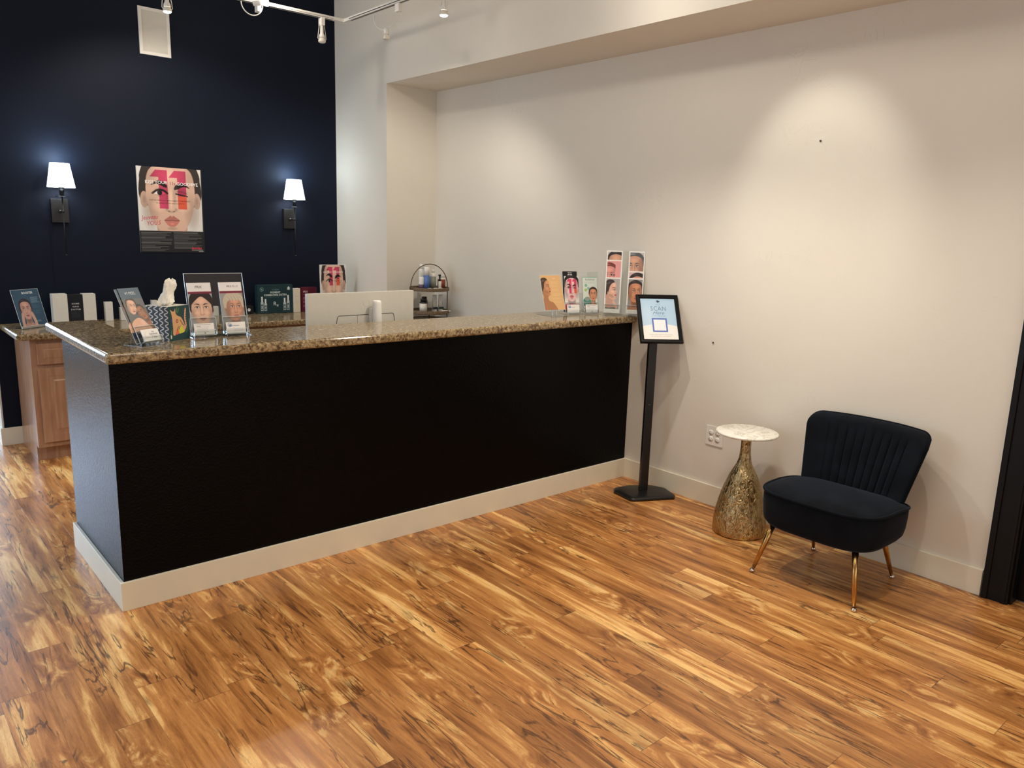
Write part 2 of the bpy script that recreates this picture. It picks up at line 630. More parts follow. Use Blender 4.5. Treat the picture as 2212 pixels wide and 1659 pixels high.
# dark back wall with a white return into the hall
struct('wall_back', MB().box((0.03, D, 0), (XB + 0.3, D + 0.14, ZC)), 'navy_wall', 'tall navy-black painted wall behind the desk')
struct('wall_hall', MB().box((0.018, D + 0.012, 0), (0.0295, 6.5, ZC)), 'white_wall')
# right wall with a door opening
rw = MB()
rw.box((W, -2.335, 0), (W + 0.15, YP + 1.0, ZC))
rw.box((W, -3.30, 2.14), (W + 0.15, -2.335, ZC))
rw.box((W, -6.6, 0), (W + 0.15, -3.30, ZC))
struct('wall_right', rw, 'white_wall', 'warm white hand-trowelled wall on the right')
struct('wall_pillar', MB().box((XB, YP, 0), (W, D, ZC)), 'white_wall', 'white pillar between the dark wall and right wall')
struct('wall_beam', MB().box((XB, -6.4, ZB), (W, YP, ZC)), 'white_wall', 'deep white ceiling beam along the right wall')
# left wall with window opening
lw = MB()
lw.box((-3.6, -6.6, 0), (-3.5, -0.3, ZC))
lw.box((-3.6, 2.7, 0), (-3.5, 6.7, ZC))
lw.box((-3.6, -0.3, 0), (-3.5, 2.7, 0.7))
lw.box((-3.6, -0.3, 2.3), (-3.5, 2.7, ZC))
struct('wall_left', lw, 'white_wall')
struct('wall_front', MB().box((-3.6, -6.6, 0), (3.6, -6.45, ZC)), 'white_wall')
hb = MB()
hb.box((-3.6, 6.5, 0), (-2.1, 6.6, ZC))
hb.box((-0.2, 6.5, 0), (0.3, 6.6, ZC))
hb.box((-2.1, 6.5, 2.4), (-0.2, 6.6, ZC))
struct('wall_far', hb, 'white_wall')
# back glass door and left window panes (lit by the day outside)
struct('window_1', MB().box((-2.1, 6.52, 0), (-0.2, 6.54, 2.4)), 'acrylic')
struct('window_2', MB().box((-3.56, -0.3, 0.7), (-3.54, 2.7, 2.3)), 'acrylic')

# baseboards
struct('baseboard_right', MB().box((W - 0.014, -2.217, 0), (W, 0.02, HB), bev=0.002).box((W - 0.014, 0.15, 0), (W, 0.79, HB)), 'trim', 'cream baseboard along the right wall')
struct('baseboard_back', MB().box((0.016, D - 0.014, 0), (0.16, D, HB), bev=0.002), 'trim')
struct('baseboard_hall', MB().box((0.004, D - 0.014, 0), (0.018, 6.5, HB), bev=0.002), 'trim')

# door on the right: black casing, jamb and recessed dark door
cas = MB()
cas.box((W - 0.018, -2.335, 0), (W + 0.001, -2.222, 2.25), bev=0.003)
cas.box((W - 0.026, -2.250, 0), (W, -2.226, 2.25), bev=0.003)
cas.box((W - 0.022, -2.325, 0), (W, -2.306, 2.25), bev=0.003)
cas.box((W - 0.018, -3.41, 2.14), (W + 0.001, -2.222, 2.25), bev=0.003)
cas.box((W - 0.018, -3.41, 0), (W + 0.001, -3.30, 2.25), bev=0.003)
cas.box((W, -2.345, 0), (W + 0.15, -2.325, 2.14))
cas.box((W, -3.30, 0), (W + 0.15, -3.28, 2.14))
cas.box((W, -3.30, 2.12), (W + 0.15, -2.33, 2.14))
struct('trim_1', cas, 'black_satin', 'black painted door casing at the right edge')
dr = MB()
dr.box((W + 0.07, -3.278, 0.008), (W + 0.11, -2.347, 2.118))
for z0, z1 in ((0.14, 0.95), (1.08, 1.98)):
    dr.box((W + 0.062, -3.16, z0), (W + 0.072, -2.47, z1), bev=0.004)
door = struct('door_1', dr, 'black_satin', 'dark recessed door beyond the black casing')
hn = MB().lathe([(0.028, 0), (0.028, 0.006), (0.010, 0.008), (0.010, 0.045)], 20,
                org=(W + 0.07, -2.42, 1.0), M3=Matrix.Rotation(-PI / 2, 3, 'Y'))
hn.box((W + 0.018, -2.53, 0.992), (W + 0.030, -2.41, 1.010), bev=0.004)
hn.build('door_handle', 'chrome', door)

# ------------------------------------------------------------------ reception desk
bar = thing('reception_desk', 'long black painted reception desk with cream baseboard under the speckled bar top', 'desk', (0.0, 0.0, 0))
b = MB()
b.prism([(0.015, 0.015), (W - 0.001, 0.015), (W - 0.001, 0.14), (0.14, 0.14), (0.14, 0.85), (0.015, 0.85)], 0.0, H - 0.044)
b.build('desk_wall', 'black_paint', bar)
bb = MB()
bb.prism([(0, 0), (W - 0.016, 0), (W - 0.016, 0.0148), (0.0148, 0.0148), (0.0148, 0.85), (0.14, 0.85), (0.14, 0.865), (0, 0.865)], 0.0, HB, bev=0.0015)
bb.build('baseboard', 'trim', bar)
wk = MB()
wk.box((0.141, 0.141, 0.72), (W - 0.7, 0.80, 0.76), bev=0.004)
wk.box((0.20, 0.30, 0.0), (0.24, 0.78, 0.72))
wk.box((2.2, 0.30, 0.0), (2.24, 0.78, 0.72))
wk.build('lower_worktop', 'granite', bar)


def rounded(pts_r, n=6):
    """polygon with per-corner radii -> points"""
    out = []
    m = len(pts_r)
    for i in range(m):
        (x, y, r) = pts_r[i]
        p = Vector((x, y)); a = Vector(pts_r[i - 1][:2]); c = Vector(pts_r[(i + 1) % m][:2])
        if r <= 0:
            out.append((x, y)); continue
        u = (a - p).normalized(); w = (c - p).normalized()
        ang = u.angle(w)
        t = r / math.tan(ang / 2)
        cen = p + (u + w).normalized() * (r / math.sin(ang / 2))
        s0 = p + u * t; s1 = p + w * t
        a0 = math.atan2(s0.y - cen.y, s0.x - cen.x); a1 = math.atan2(s1.y - cen.y, s1.x - cen.x)
        da = (a1 - a0 + PI) % (2 * PI) - PI
        for k in range(n + 1):
            q = a0 + da * k / n
            out.append((cen.x + r * math.cos(q), cen.y + r * math.sin(q)))
    return out


top = MB()
top.prism(rounded([(0.0, -0.022, 0.02), (W - 0.001, -0.022, 0), (W - 0.001, 0.46, 0), (0.245, 0.46, 0.03), (0.245, 1.17, 0.02), (0.0, 1.15, 0.02)]),
          H - 0.044, H, bev=0.012, segs=4)
tag(top.build('bar_countertop', 'granite'), 'speckled brown stone-look bar top with rolled edge on the black desk', 'countertop')

# back counter
tb = MB()
tb.prism([(0.06, 2.465), (XB - 0.001, 2.465), (XB - 0.001, D - 0.001), (0.06, D - 0.001)], HC - 0.042, HC, bev=0.012, segs=4)
tag(tb.build('back_countertop', 'granite'), 'speckled brown counter along the foot of the dark back wall', 'countertop')
ts = MB()
ts.prism([(2.50, 0.80), (W - 0.001, 0.80), (W - 0.001, YP - 0.001), (2.50, YP - 0.001)], HC - 0.042, HC, bev=0.010, segs=3)
tag(ts.build('side_countertop', 'granite'), 'speckled counter in the corner by the pillar under the tiered tray', 'countertop')


def raised_panel(mb, x0, x1, z0, z1, y):
    """cabinet front with frame and raised field, facing -y"""
    mb.box((x0, y, z0), (x1, y + 0.019, z1), bev=0.003)
    f = 0.055
    if z1 - z0 < 0.2:
        f = 0.028
    bm = bmesh.new()
    rings = [(f, 0.0), (f + 0.006, 0.006), (f + 0.012, 0.006), (f + 0.034, -0.003), (f + 0.036, -0.003)]
    if z1 - z0 < 0.2:
        rings = [(f, 0.0), (f + 0.004, 0.004), (f + 0.016, -0.002), (f + 0.018, -0.002)]
    vs = []
    for d, dy in rings:
        vs.append([bm.verts.new(q) for q in ((x0 + d, y + dy - 0.0006, z0 + d), (x1 - d, y + dy - 0.0006, z0 + d), (x1 - d, y + dy - 0.0006, z1 - d), (x0 + d, y + dy - 0.0006, z1 - d))])
    for i in range(len(vs) - 1):
        for k in range(4):
            bm.faces.new([vs[i][k], vs[i][(k + 1) % 4], vs[i + 1][(k + 1) % 4], vs[i + 1][k]])
    bm.faces.new(vs[-1])
    mb.frombm(bm)


def cabinet(x0, x1, label):
    yb = 2.515
    t = thing('base_cabinet', label, 'cabinet', (x0, yb, 0), 0, 'maple cabinets under the back counter')
    m = MB()
    w = x1 - x0
    m.box((0, 0.0, 0.10), (w, D - yb - 0.016, HC - 0.043), bev=0.001)
    m.build('cabinet_body', 'cab', t)
    m = MB().box((0.0, 0.065, 0), (w, D - yb - 0.016, 0.0995))
    m.build('toe_kick', 'cab', t)
    m = MB(); raised_panel(m, 0.035, w - 0.02, 0.665, 0.805, -0.0195)
    m.build('drawer', 'cab', t)
    m = MB(); raised_panel(m, 0.035, w - 0.02, 0.135, 0.640, -0.0195)
    m.build('door', 'cab', t)
    return t


cabinet(0.137, 0.60, 'maple base cabinet at the open left end of the back counter')
cabinet(0.602, 1.15, 'maple base cabinet, second from the left under the back counter')
cabinet(1.152, 1.90, 'wide maple base cabinet in the middle under the back counter')
cabinet(1.902, XB - 0.004, 'wide maple base cabinet beside the white pillar')
sc = thing('side_cabinet', 'maple cabinet under the corner counter by the pillar', 'cabinet', (2.52, 0.82, 0))
MB().box((0, 0, 0.10), (W - 2.52 - 0.015, YP - 0.82 - 0.002, HC - 0.043)).build('cabinet_body', 'cab', sc)
MB().box((0.06, 0.0, 0), (W - 2.52 - 0.015, YP - 0.82 - 0.002, 0.0995)).build('toe_kick', 'cab', sc)

# ------------------------------------------------------------------ accent chair
def make_chair():
    root = thing('accent_chair', 'armless black velvet accent chair with channel-tufted back and gold legs by the wall', 'chair', (2.785, -1.66, 0), PI / 2)
    # seat
    N = 72

    def outline(k, sc=1.0):
        a = 2 * PI * k / N
        c, s = math.cos(a), math.sin(a)
        n = 3.7 if s >= 0 else 4.5
        bq = 0.268 if s >= 0 else 0.215
        x = 0.298 * math.copysign(abs(c) ** (2 / n), c)
        y = bq * math.copysign(abs(s) ** (2 / n), s)
        return x * sc, y * sc
    rings = [(0.55, 0.248), (0.84, 0.248), (0.915, 0.254), (0.965, 0.275), (0.988, 0.31), (1.0, 0.36), (1.0, 0.395), (0.992, 0.418), (0.982, 0.424),
             (0.965, 0.428), (0.90, 0.435), (0.75, 0.445), (0.5, 0.452), (0.25, 0.455)]
    vs, fs = [], []
    for sc, z in rings:
        for k in range(N):
            x, y = outline(k, sc)
            dip = 0.0
            if z > 0.41:
                dip = -0.022 * max(0, min(1, (-y - 0.02) / 0.18))
            vs.append((x, y, z + dip))
    for i in range(len(rings) - 1):
        for k in range(N):
            fs.append([i * N + k, i * N + (k + 1) % N, (i + 1) * N + (k + 1) % N, (i + 1) * N + k])
    fs.append([k for k in range(N)][::-1])
    fs.append([(len(rings) - 1) * N + k for k in range(N)])
    seat = MB().add(vs, fs, 0, True).build('seat', 'velvet', root)
    pts = []
    for k in range(N):
        x, y = outline(k, 0.992)
        pts.append((x * 1.008, y * 1.008, 0.424 - 0.022 * max(0, min(1, (-y - 0.02) / 0.18))))
    MB().tube(pts, 0.0065, 8, closed=True).build('seat_piping', 'velvet', seat)
    # back
    NS, NT_ = 240, 44
    Z0, Z1 = 0.262, 0.748

    def front(s, z):
        return -0.060 - 0.320 * (z - Z0) - 0.088 * (1 - abs(s) ** 2.3)

    def halfw(z):
        return 0.228 + 0.082 * (z - Z0) / (Z1 - Z0)
    vs = []
    L = 0
    for j in range(NT_ + 1):
        t = j / NT_
        edge = 1.0
        if t > 0.94:
            q = (t - 0.94) / 0.06
            edge = math.sqrt(max(0.0, 1 - q * q))
        if t < 0.03:
            edge = 0.75 + 0.25 * t / 0.03
        th = 0.060 * max(edge, 0.12)
        row = []
        for side in (0, 1):
            for i in range(NS + 1):
                s = -1 + 2 * i / NS
                if side:
                    s = -s
                z = Z0 + (Z1 - Z0) * t
                q = max(0.0, (abs(s) - 0.80) / 0.20)
                z -= 0.058 * (1 - math.sqrt(max(0, 1 - q * q))) * t ** 4
                zz = min(z, Z1)
                y = front(s, zz)
                x = halfw(zz) * s
                wing = max(0.0, (abs(s) - 0.90) / 0.10)
                half = th / 2 * (math.sqrt(max(0.0, 1 - wing * wing)) * 0.86 + 0.14)
                mid = y - 0.030
                if side == 0:
                    ch = 0.0
                    if abs(s) < 0.66:
                        u = (s + 0.66) / 1.32 * 9
                        ch = -0.019 * (1 - abs(math.sin(PI * u)) ** 0.42) * min(1, max(0, (0.93 - t) / 0.12))
                    y = mid + half + ch + 0.006 * (1 - abs(s)) * math.sin(PI * min(1, t * 1.1))
                else:
                    y = mid - half
                row.append((x, y, z))
        L = len(row)
        vs += row
    fs = []
    for j in range(NT_):
        for i in range(L):
            fs.append([j * L + i, j * L + (i + 1) % L, (j + 1) * L + (i + 1) % L, (j + 1) * L + i])
    for j in (0, NT_):   # close bottom and top with strips
        for i in range(NS):
            a, b_ = j * L + i, j * L + i + 1
            c_, d_ = j * L + (L - 1 - i), j * L + (L - 2 - i)
            fs.append([a, b_, d_, c_])
    back = MB().add(vs, fs, 0, True).build('backrest', 'velvet', root)
    # piping around the rear edge of the back
    pp = []
    for k in range(23):
        z = Z0 + 0.01 + (Z1 - 0.075 - Z0) * k / 22
        pp.append((-halfw(z) - 0.001, front(1, z) - 0.032, z))
    for k in range(1, 60):
        s = -1 + 2 * k / 60
        q = max(0.0, (abs(s) - 0.80) / 0.20)
        z = Z1 - 0.058 * (1 - math.sqrt(max(0, 1 - q * q))) - 0.001
        pp.append((halfw(z) * s, front(s, z) - 0.046, z))
    for k in range(23):
        z = Z1 - 0.065 - (Z1 - 0.075 - Z0) * k / 22
        pp.append((halfw(z) + 0.001, front(1, z) - 0.032, z))
    MB().tube(pp, 0.0055, 8).build('back_piping', 'velvet', back)
    for (tx, ty, bx, by) in ((0.205, 0.185, 0.255, 0.258), (-0.205, 0.185, -0.262, 0.258), (0.175, -0.15, 0.206, -0.252), (-0.175, -0.15, -0.213, -0.240)):
        d = Vector((bx - tx, by - ty, -0.246)).normalized()
        q = Vector((tx, ty, 0.252))
        leg = MB().tube([q, q + d * 0.10, q + d * 0.248 / abs(d.z) * 0.93], [0.0155, 0.013, 0.0085], 20).build('leg', 'gold', root)
        f = MB().lathe([(0.0, 0.0), (0.008, 0.0005), (0.0125, 0.004), (0.0132, 0.009), (0.0115, 0.014), (0.0085, 0.018)], 20, org=(bx, by, 0.0004))
        f.build('foot', 'chrome', leg)
    return root


make_chair()

# ------------------------------------------------------------------ side table
st = thing('side_table', 'small round side table, white marble top on hammered gold bottle-shaped base', 'table', (2.935, -1.058, 0))
prof = [(0.0, 0.0), (0.136, 0.0), (0.142, 0.006), (0.145, 0.03), (0.143, 0.08), (0.136, 0.13), (0.124, 0.18), (0.110, 0.235), (0.094, 0.285), (0.077, 0.33),
        (0.058, 0.368), (0.043, 0.396), (0.034, 0.425), (0.029, 0.46), (0.027, 0.50), (0.028, 0.535), (0.031, 0.555), (0.034, 0.5685)]
bm = MB()
NP = 96
vs, fs = [], []
pr = []
for i in range(len(prof) - 1):
    for k in range(4):
        t = k / 4
        pr.append((prof[i][0] * (1 - t) + prof[i + 1][0] * t, prof[i][1] * (1 - t) + prof[i + 1][1] * t))
pr.append(prof[-1])
rng = random.Random(3)
ph = [(rng.uniform(0, 6.28), rng.uniform(0, 6.28), rng.randint(5, 19), rng.uniform(10, 60)) for _ in range(7)]
for r, z in pr:
    for k in range(NP):
        a = 2 * PI * k / NP
        w = sum(math.sin(n_ * a + p1 + 2.2 * math.sin(f_ * z + p2)) for p1, p2, n_, f_ in ph) / 7
        rr = r + (0.0026 * w if r > 0.02 else 0) * min(1, r / 0.08)
        vs.append((rr * math.cos(a), rr * math.sin(a), z))
for i in range(len(pr) - 1):
    for k in range(NP):
        fs.append([i * NP + k, i * NP + (k + 1) % NP, (i + 1) * NP + (k + 1) % NP, (i + 1) * NP + k])
bm.add(vs, fs, 0, True).build('base', 'gold_h', st)
MB().lathe([(0.0, 0.569), (0.160, 0.569), (0.166, 0.572), (0.168, 0.577), (0.166, 0.582), (0.160, 0.585), (0.0, 0.585)], 72).build('tabletop', 'marble', st)

# ------------------------------------------------------------------ wall outlet
ou = thing('wall_outlet', 'white double electrical outlet plate low on the right wall beside the side table', 'outlet', (W, -0.688, 0.436))
MB().box((-0.006, -0.060, -0.060), (-0.0003, 0.060, 0.060), bev=0.002).build('cover_plate', 'white_plastic', ou)
for dy in (-0.0235, 0.0235):
    for dz in (-0.02, 0.02):
        m = MB()
        m.lathe([(0.0, 0.0), (0.0165, 0.0), (0.0165, 0.0025), (0.0, 0.0025)], 24, 0, org=(-0.0085, dy, dz), M3=Matrix.Rotation(PI / 2, 3, 'Y'))
        for q in (-0.006, 0.006):
            m.box((-0.0090, dy + q - 0.0012, dz - 0.001), (-0.0086, dy + q + 0.0012, dz + 0.008), 1)
        m.lathe([(0.0, 0.0), (0.0026, 0.0), (0.0026, 0.0004), (0.0, 0.0004)], 10, 1, org=(-0.009, dy, dz - 0.008), M3=Matrix.Rotation(PI / 2, 3, 'Y'))
        m.build('socket', ['white_plastic', 'dark_plastic'], ou)
for dy in (-0.0235, 0.0235):
    m = MB()
    m.lathe([(0.0, 0.0), (0.003, 0.0), (0.003, 0.001), (0.0, 0.001)], 10, 0, org=(-0.0072, dy, 0), M3=Matrix.Rotation(PI / 2, 3, 'Y'))
    m.build('screw', 'white_metal', ou)
# wall anchors left in the plaster
for (y, z, lab) in ((-1.178, 2.132, 'small screw left in the right wall in the brightest pool of light'), (-0.624, 1.003, 'small screw in the right wall above the outlet')):
    o = MB().lathe([(0.0, 0), (0.005, 0), (0.005, 0.003), (0.002, 0.006), (0.0, 0.006)], 10, org=(W - 0.0062, y, z), M3=Matrix.Rotation(PI / 2, 3, 'Y')).build('wall_screw', 'dark_plastic')
    tag(o, lab, 'screw')

# ------------------------------------------------------------------ wall sconces
def make_sconce(label, loc):
    s = thing('wall_sconce', label, 'lamp', loc, 0, 'sconces on the dark wall')
    MB().box((-0.055, -0.022, -0.083), (0.055, -0.0003, 0.083), bev=0.002).box((-0.047, -0.0235, -0.075), (0.047, -0.0215, 0.075)).build('backplate', 'black_metal', s)
    a = MB().tube([(0.0, -0.022, -0.005), (0.0, -0.112, -0.005)], 0.006, 12)
    a.lathe([(0.0, 0), (0.011, 0.0), (0.011, 0.006), (0.0, 0.006)], 16, org=(0, -0.030, -0.005), M3=Matrix.Rotation(PI / 2, 3, 'X'))
    a.build('arm', 'black_metal', s)
    r = MB().tube([(0.0, -0.117, -0.305), (0.0, -0.117, 0.098)], 0.0040, 10)
    r.lathe([(0.0, -0.318), (0.004, -0.316), (0.0075, -0.310), (0.004, -0.303), (0.0, -0.302)], 12, org=(0, -0.117, 0))
    r.lathe([(0.0, -0.014), (0.008, -0.012), (0.010, -0.005), (0.008, 0.002), (0.0, 0.004)], 14, org=(0, -0.117, 0))
    r.lathe([(0.006, 0.094), (0.040, 0.096), (0.041, 0.099), (0.006, 0.101)], 24, org=(0, -0.117, 0))
    r.build('rod', 'black_metal', s)
    MB().lathe([(0.010, 0.101), (0.013, 0.101), (0.016, 0.150), (0.019, 0.150), (0.019, 0.166), (0.0, 0.166)], 20, org=(0, -0.117, 0)).build('candle_sleeve', 'black_metal', s)
    MB().lathe([(0.088, 0.160), (0.0885, 0.163), (0.062, 0.322), (0.0615, 0.325), (0.060, 0.325), (0.0605, 0.322), (0.0865, 0.163), (0.0865, 0.160)], 48, org=(0, -0.117, 0), cap=False).build('lamp_shade', 'shade', s)
    MB().lathe([(0.0, 0.1665), (0.012, 0.1665), (0.013, 0.19), (0.028, 0.225), (0.030, 0.25), (0.020, 0.275), (0.0, 0.28)], 20, org=(0, -0.117, 0)).build('bulb', 'bulb_on', s)
    return s


make_sconce('lit wall sconce with white shade at the left, above the small blue flyer', (0.490, D, 1.668))
make_sconce('lit wall sconce with white shade on the right of the winking face poster', (2.235, D, 1.668))
for x in (0.490, 2.235):
    light('POINT', 'sconce_light', (x, D - 0.117, 1.668 + 0.35), 4.5, (0.66, 0.87, 1.0), 0.04)
    light('POINT', 'sconce_light', (x, D - 0.117, 1.668 + 0.13), 0.8, (0.72, 0.87, 1.0), 0.03)

# blank access panel high on the dark wall
ap = thing('access_panel', 'white framed blank panel mounted high on the dark wall', 'panel', (1.208, D, 2.992))
m = MB()
w_, h_ = 0.110, 0.165
for a, b_ in (((-w_, -0.014, -h_), (w_, -0.0003, -h_ + 0.022)), ((-w_, -0.014, h_ - 0.022), (w_, -0.0003, h_)), ((-w_, -0.014, -h_ + 0.022), (-w_ + 0.022, -0.0003, h_ - 0.022)), ((w_ - 0.022, -0.014, -h_ + 0.022), (w_, -0.0003, h_ - 0.022))):
    m.box(a, b_, bev=0.001)
m.build('frame', 'white_metal', ap)
MB().box((-w_ + 0.021, -0.009, -h_ + 0.021), (w_ - 0.021, -0.0004, h_ - 0.021)).build('cover', 'silver_plastic', ap)

# ------------------------------------------------------------------ track lighting
ZT = 3.10
TX, TY = 2.26, 2.15
tr = thing('lighting_track', 'white L-shaped ceiling lighting track above the desk', 'track light rail', (TX, TY, ZT))


def rail(lo, hi, axis):
    m = MB()
    m.box(lo, hi, bev=0.002)
    # conductor slot on the underside
    if axis == 'x':
        m.box((lo[0] + 0.06, lo[1] + 0.011, lo[2] - 0.0008), (hi[0] - 0.08, hi[1] - 0.011, lo[2] - 0.0002), 1)
        m.box((lo[0] + 0.06, lo[1] - 0.0006, lo[2] + 0.006), (hi[0] - 0.08, lo[1] - 0.0001, lo[2] + 0.0085), 1)
    else:
        m.box((lo[0] + 0.011, lo[1] + 0.08, lo[2] - 0.0008), (hi[0] - 0.011, hi[1] - 0.08, lo[2] - 0.0002), 1)
        m.box((lo[0] - 0.0006, lo[1] + 0.08, lo[2] + 0.006), (lo[0] - 0.0001, hi[1] - 0.08, lo[2] + 0.012), 1)
    m.build('rail', ['white_metal', 'dark_plastic'], tr)


rail((-3.2, -0.018, -0.010), (-0.018, 0.018, 0.012), 'x')
rail((-0.018, -4.4, -0.010), (0.018, -0.018, 0.012), 'y')
MB().box((-0.022, -0.022, -0.0125), (0.022, 0.022, 0.014), bev=0.002).build('corner_connector', 'white_plastic', tr)
for p_ in ((-2.0, 0, 0), (-3.1, 0, 0), (0, -1.55, 0), (0, -3.0, 0)):
    MB().tube([(p_[0], p_[1], 0.0125), (p_[0], p_[1], ZC - ZT)], 0.0035, 8).lathe([(0.0, ZC - ZT - 0.012), (0.03, ZC - ZT - 0.012), (0.03, ZC - ZT), (0.0, ZC - ZT)], 20, org=(p_[0], p_[1], 0)).build('suspension_rod', 'white_metal', tr)


def spot_fixture(label, x, y, kind, on=True, aim=None, power=0, along='y', tilt=1, spill=0.05, down=None):
    """kind: 'hang' straight wire-loop lantern, 'loop' wide U bail, 'side' turned to the room"""
    t = thing('track_spotlight', label, 'spotlight', (x, y, ZT - 0.0105), 0, 'spotlights on the ceiling track')
    MB().box((-0.014, -0.024, -0.052), (0.014, 0.024, -0.0003), bev=0.003).build('adapter', 'white_plastic', t)
    R = Matrix.Identity(3) if along == 'y' else Matrix.Rotation(PI / 2, 3, 'Z')
    if kind == 'hang':
        pts = [R @ Vector((0, 0.020 * s_, z)) for s_, z in ((1, -0.045), (1.1, -0.07), (1.45, -0.11), (1.6, -0.140), (1.2, -0.152))]
        pts2 = [R @ Vector((0, -q.y if along == 'y' else q.y, q.z)) if along == 'y' else Vector((-q.x, q.y, q.z)) for q in pts]
        MB().tube(pts, 0.0028, 8).tube(pts2, 0.0028, 8).build('yoke', 'white_metal', t)
        MB().lathe([(0.0, -0.050), (0.012, -0.052), (0.013, -0.105), (0.020, -0.118), (0.024, -0.135), (0.0, -0.135)], 20).build('lamp_holder', 'white_plastic', t)
        bz = -0.150
        MB().lathe([(0.020, -0.1355), (0.026, -0.150), (0.0275, -0.162), (0.025, -0.164)], 24, cap=False).build('bulb_body', 'bulb_off', t)
        MB().lathe([(0.0, -0.1615), (0.0245, -0.1615), (0.022, -0.168), (0.012, -0.171), (0.0, -0.172)], 24).build('bulb', 'bulb_on' if on else 'bulb_off', t)
        lp = (x, y, ZT - 0.20)
    elif kind == 'loop':
        pts = []
        for k in range(25):
            a = PI * k / 24
            pts.append(R @ Vector((0, 0.165 * math.cos(a) + 0.145 * 0 - 0.0, -0.02 - 0.115 * math.sin(a) ** 0.8)))
        off = R @ Vector((0, 0.150, 0))
        pts = [q + off for q in pts]
        MB().tube(pts, 0.0035, 8).build('yoke', 'white_metal', t)
        cx, cy = off.x, off.y
        MB().lathe([(0.0, -0.130), (0.016, -0.130), (0.018, -0.165), (0.014, -0.170), (0.0, -0.170)], 20, org=(cx, cy, 0)).build('lamp_holder', 'white_plastic', t)
        MB().lathe([(0.0, -0.1705), (0.014, -0.1705), (0.024, -0.180), (0.025, -0.198), (0.022, -0.202), (0.0, -0.202)], 24, org=(cx, cy, 0)).build('bulb', 'bulb_on' if on else 'bulb_off', t)
        lp = (x + cx, y + cy, ZT - 0.24)
    else:
        pts = []
        for k in range(17):
            a = PI * k / 16
            pts.append(Vector((0.075 * math.cos(a) - 0.055, -0.03, -0.012 - 0.075 * math.sin(a))))
        MB().tube(pts, 0.0035, 8).build('yoke', 'white_metal', t)
        d = Vector((0.75, -0.65, 0.12)).normalized()
        q = d.to_track_quat('Z', 'Y').to_matrix()
        MB().lathe([(0.0, -0.05), (0.016, -0.05), (0.018, 0.0), (0.014, 0.01), (0.0, 0.01)], 20, org=(0.0, -0.045, 0.0), M3=q).build('lamp_holder', 'white_plastic', t)
        e = Vector((0.0, -0.045, 0.0)) + d * 0.011
        MB().lathe([(0.0, 0.0), (0.014, 0.0), (0.025, 0.020), (0.027, 0.034), (0.022, 0.040), (0.0, 0.042)], 24, org=e, M3=q).build('bulb', 'bulb_on' if on else 'bulb_off', t)
        lp = tuple(Vector((x, y, ZT - 0.0105)) + e + d * 0.075)
    if power:
        if aim:
            light('SPOT', 'track_lamp_light', lp, power, WARM, 0.02, aim, spot_size=math.radians(95), spot_blend=0.85)
        else:
            light('SPOT', 'track_lamp_light', lp, power, WARM, 0.025, down or (lp[0] + 0.35 * tilt, lp[1] - 0.1, 0), spot_size=math.radians(125), spot_blend=0.55)
            light('POINT', 'track_lamp_spill', lp, power * spill, WARM, 0.025)
    return t


spot_fixture('white hanging track spotlight at the top left above the blank panel', 1.00, TY, 'hang', True, None, 42, along='x', spill=0.02, down=(1.25, 3.1, 1.55))
spot_fixture('glaring lit spotlight turned toward the room beside the track corner', 1.60, TY, 'side', True, (0.2, -1.2, 1.0), 26)
light('POINT', 'track_lamp_spill', (1.68, 2.02, 3.14), 5.0, WARM, 0.025)
spot_fixture('white hanging spotlight in front of the dark wall just left of the track corner', 2.075, TY, 'hang', False, None, 0, along='x')
spot_fixture('unlit track spotlight on a wide U-shaped wire loop', TX, 1.42, 'loop', False, None, 0)
spot_fixture('lit hanging track spotlight nearest the beam, right of the wide wire loop', TX, 0.90, 'hang', True, None, 42, spill=0.02, down=(2.30, 1.75, 1.0))
spot_fixture('track spotlight above the middle of the bar, out of the picture', TX, -0.52, 'hang', True, None, 62, spill=0.09, tilt=-2.0)
spot_fixture('track spotlight over the accent chair, out of the picture', TX, -1.15, 'hang', True, None, 48, tilt=-2.0, spill=0.03)
light('SPOT', 'wall_wash_light', (TX, -1.15, 2.86), 27, (1.0, 0.95, 0.82), 0.02, (W, -1.19, 1.86), spot_size=math.radians(52), spot_blend=0.75)
spot_fixture('added unseen track spotlight near the front end of the track', TX, -2.1, 'hang', True, None, 44, tilt=-2.0, spill=0.03)  # unseen lamp added for the room lighting

# ------------------------------------------------------------------ sign stand
YAWS = math.radians(-35)
ss = thing('sign_stand', 'black floor stand holding a small tilted framed notice at the right end of the bar', 'sign stand', (3.0, -0.31, 0), math.radians(-27))
ol = rounded([(-0.135, -0.142, 0.03), (0.15, -0.142, 0.03), (0.176, -0.105, 0.02), (0.168, 0.03, 0.03), (0.10, 0.098, 0.06), (-0.06, 0.12, 0.08), (-0.165, 0.085, 0.04), (-0.186, 0.03, 0.02)], 5)
m = MB()
bmx = bmesh.new()
lay = [(1.0, 0.0), (1.0, 0.012), (0.985, 0.017), (0.955, 0.020), (0.80, 0.0235), (0.3, 0.026)]
rows = [[bmx.verts.new((x * s_, y * s_, z)) for x, y in ol] for s_, z in lay]
for i in range(len(rows) - 1):
    for k in range(len(ol)):
        bmx.faces.new([rows[i][k], rows[i][(k + 1) % len(ol)], rows[i + 1][(k + 1) % len(ol)], rows[i + 1][k]])
bmx.faces.new(rows[0][::-1]); bmx.faces.new(rows[-1])
m.frombm(bmx, 0, True).build('base_plate', 'black_metal', ss)
m = MB().box((-0.027, -0.014, 0.0262), (0.027, 0.014, 1.03), bev=0.005)
m.build('pole', 'black_metal', ss)
MB().box((-0.008, -0.0155, 0.585), (0.008, -0.0142, 0.588)).build('height_mark', 'chrome', ss)
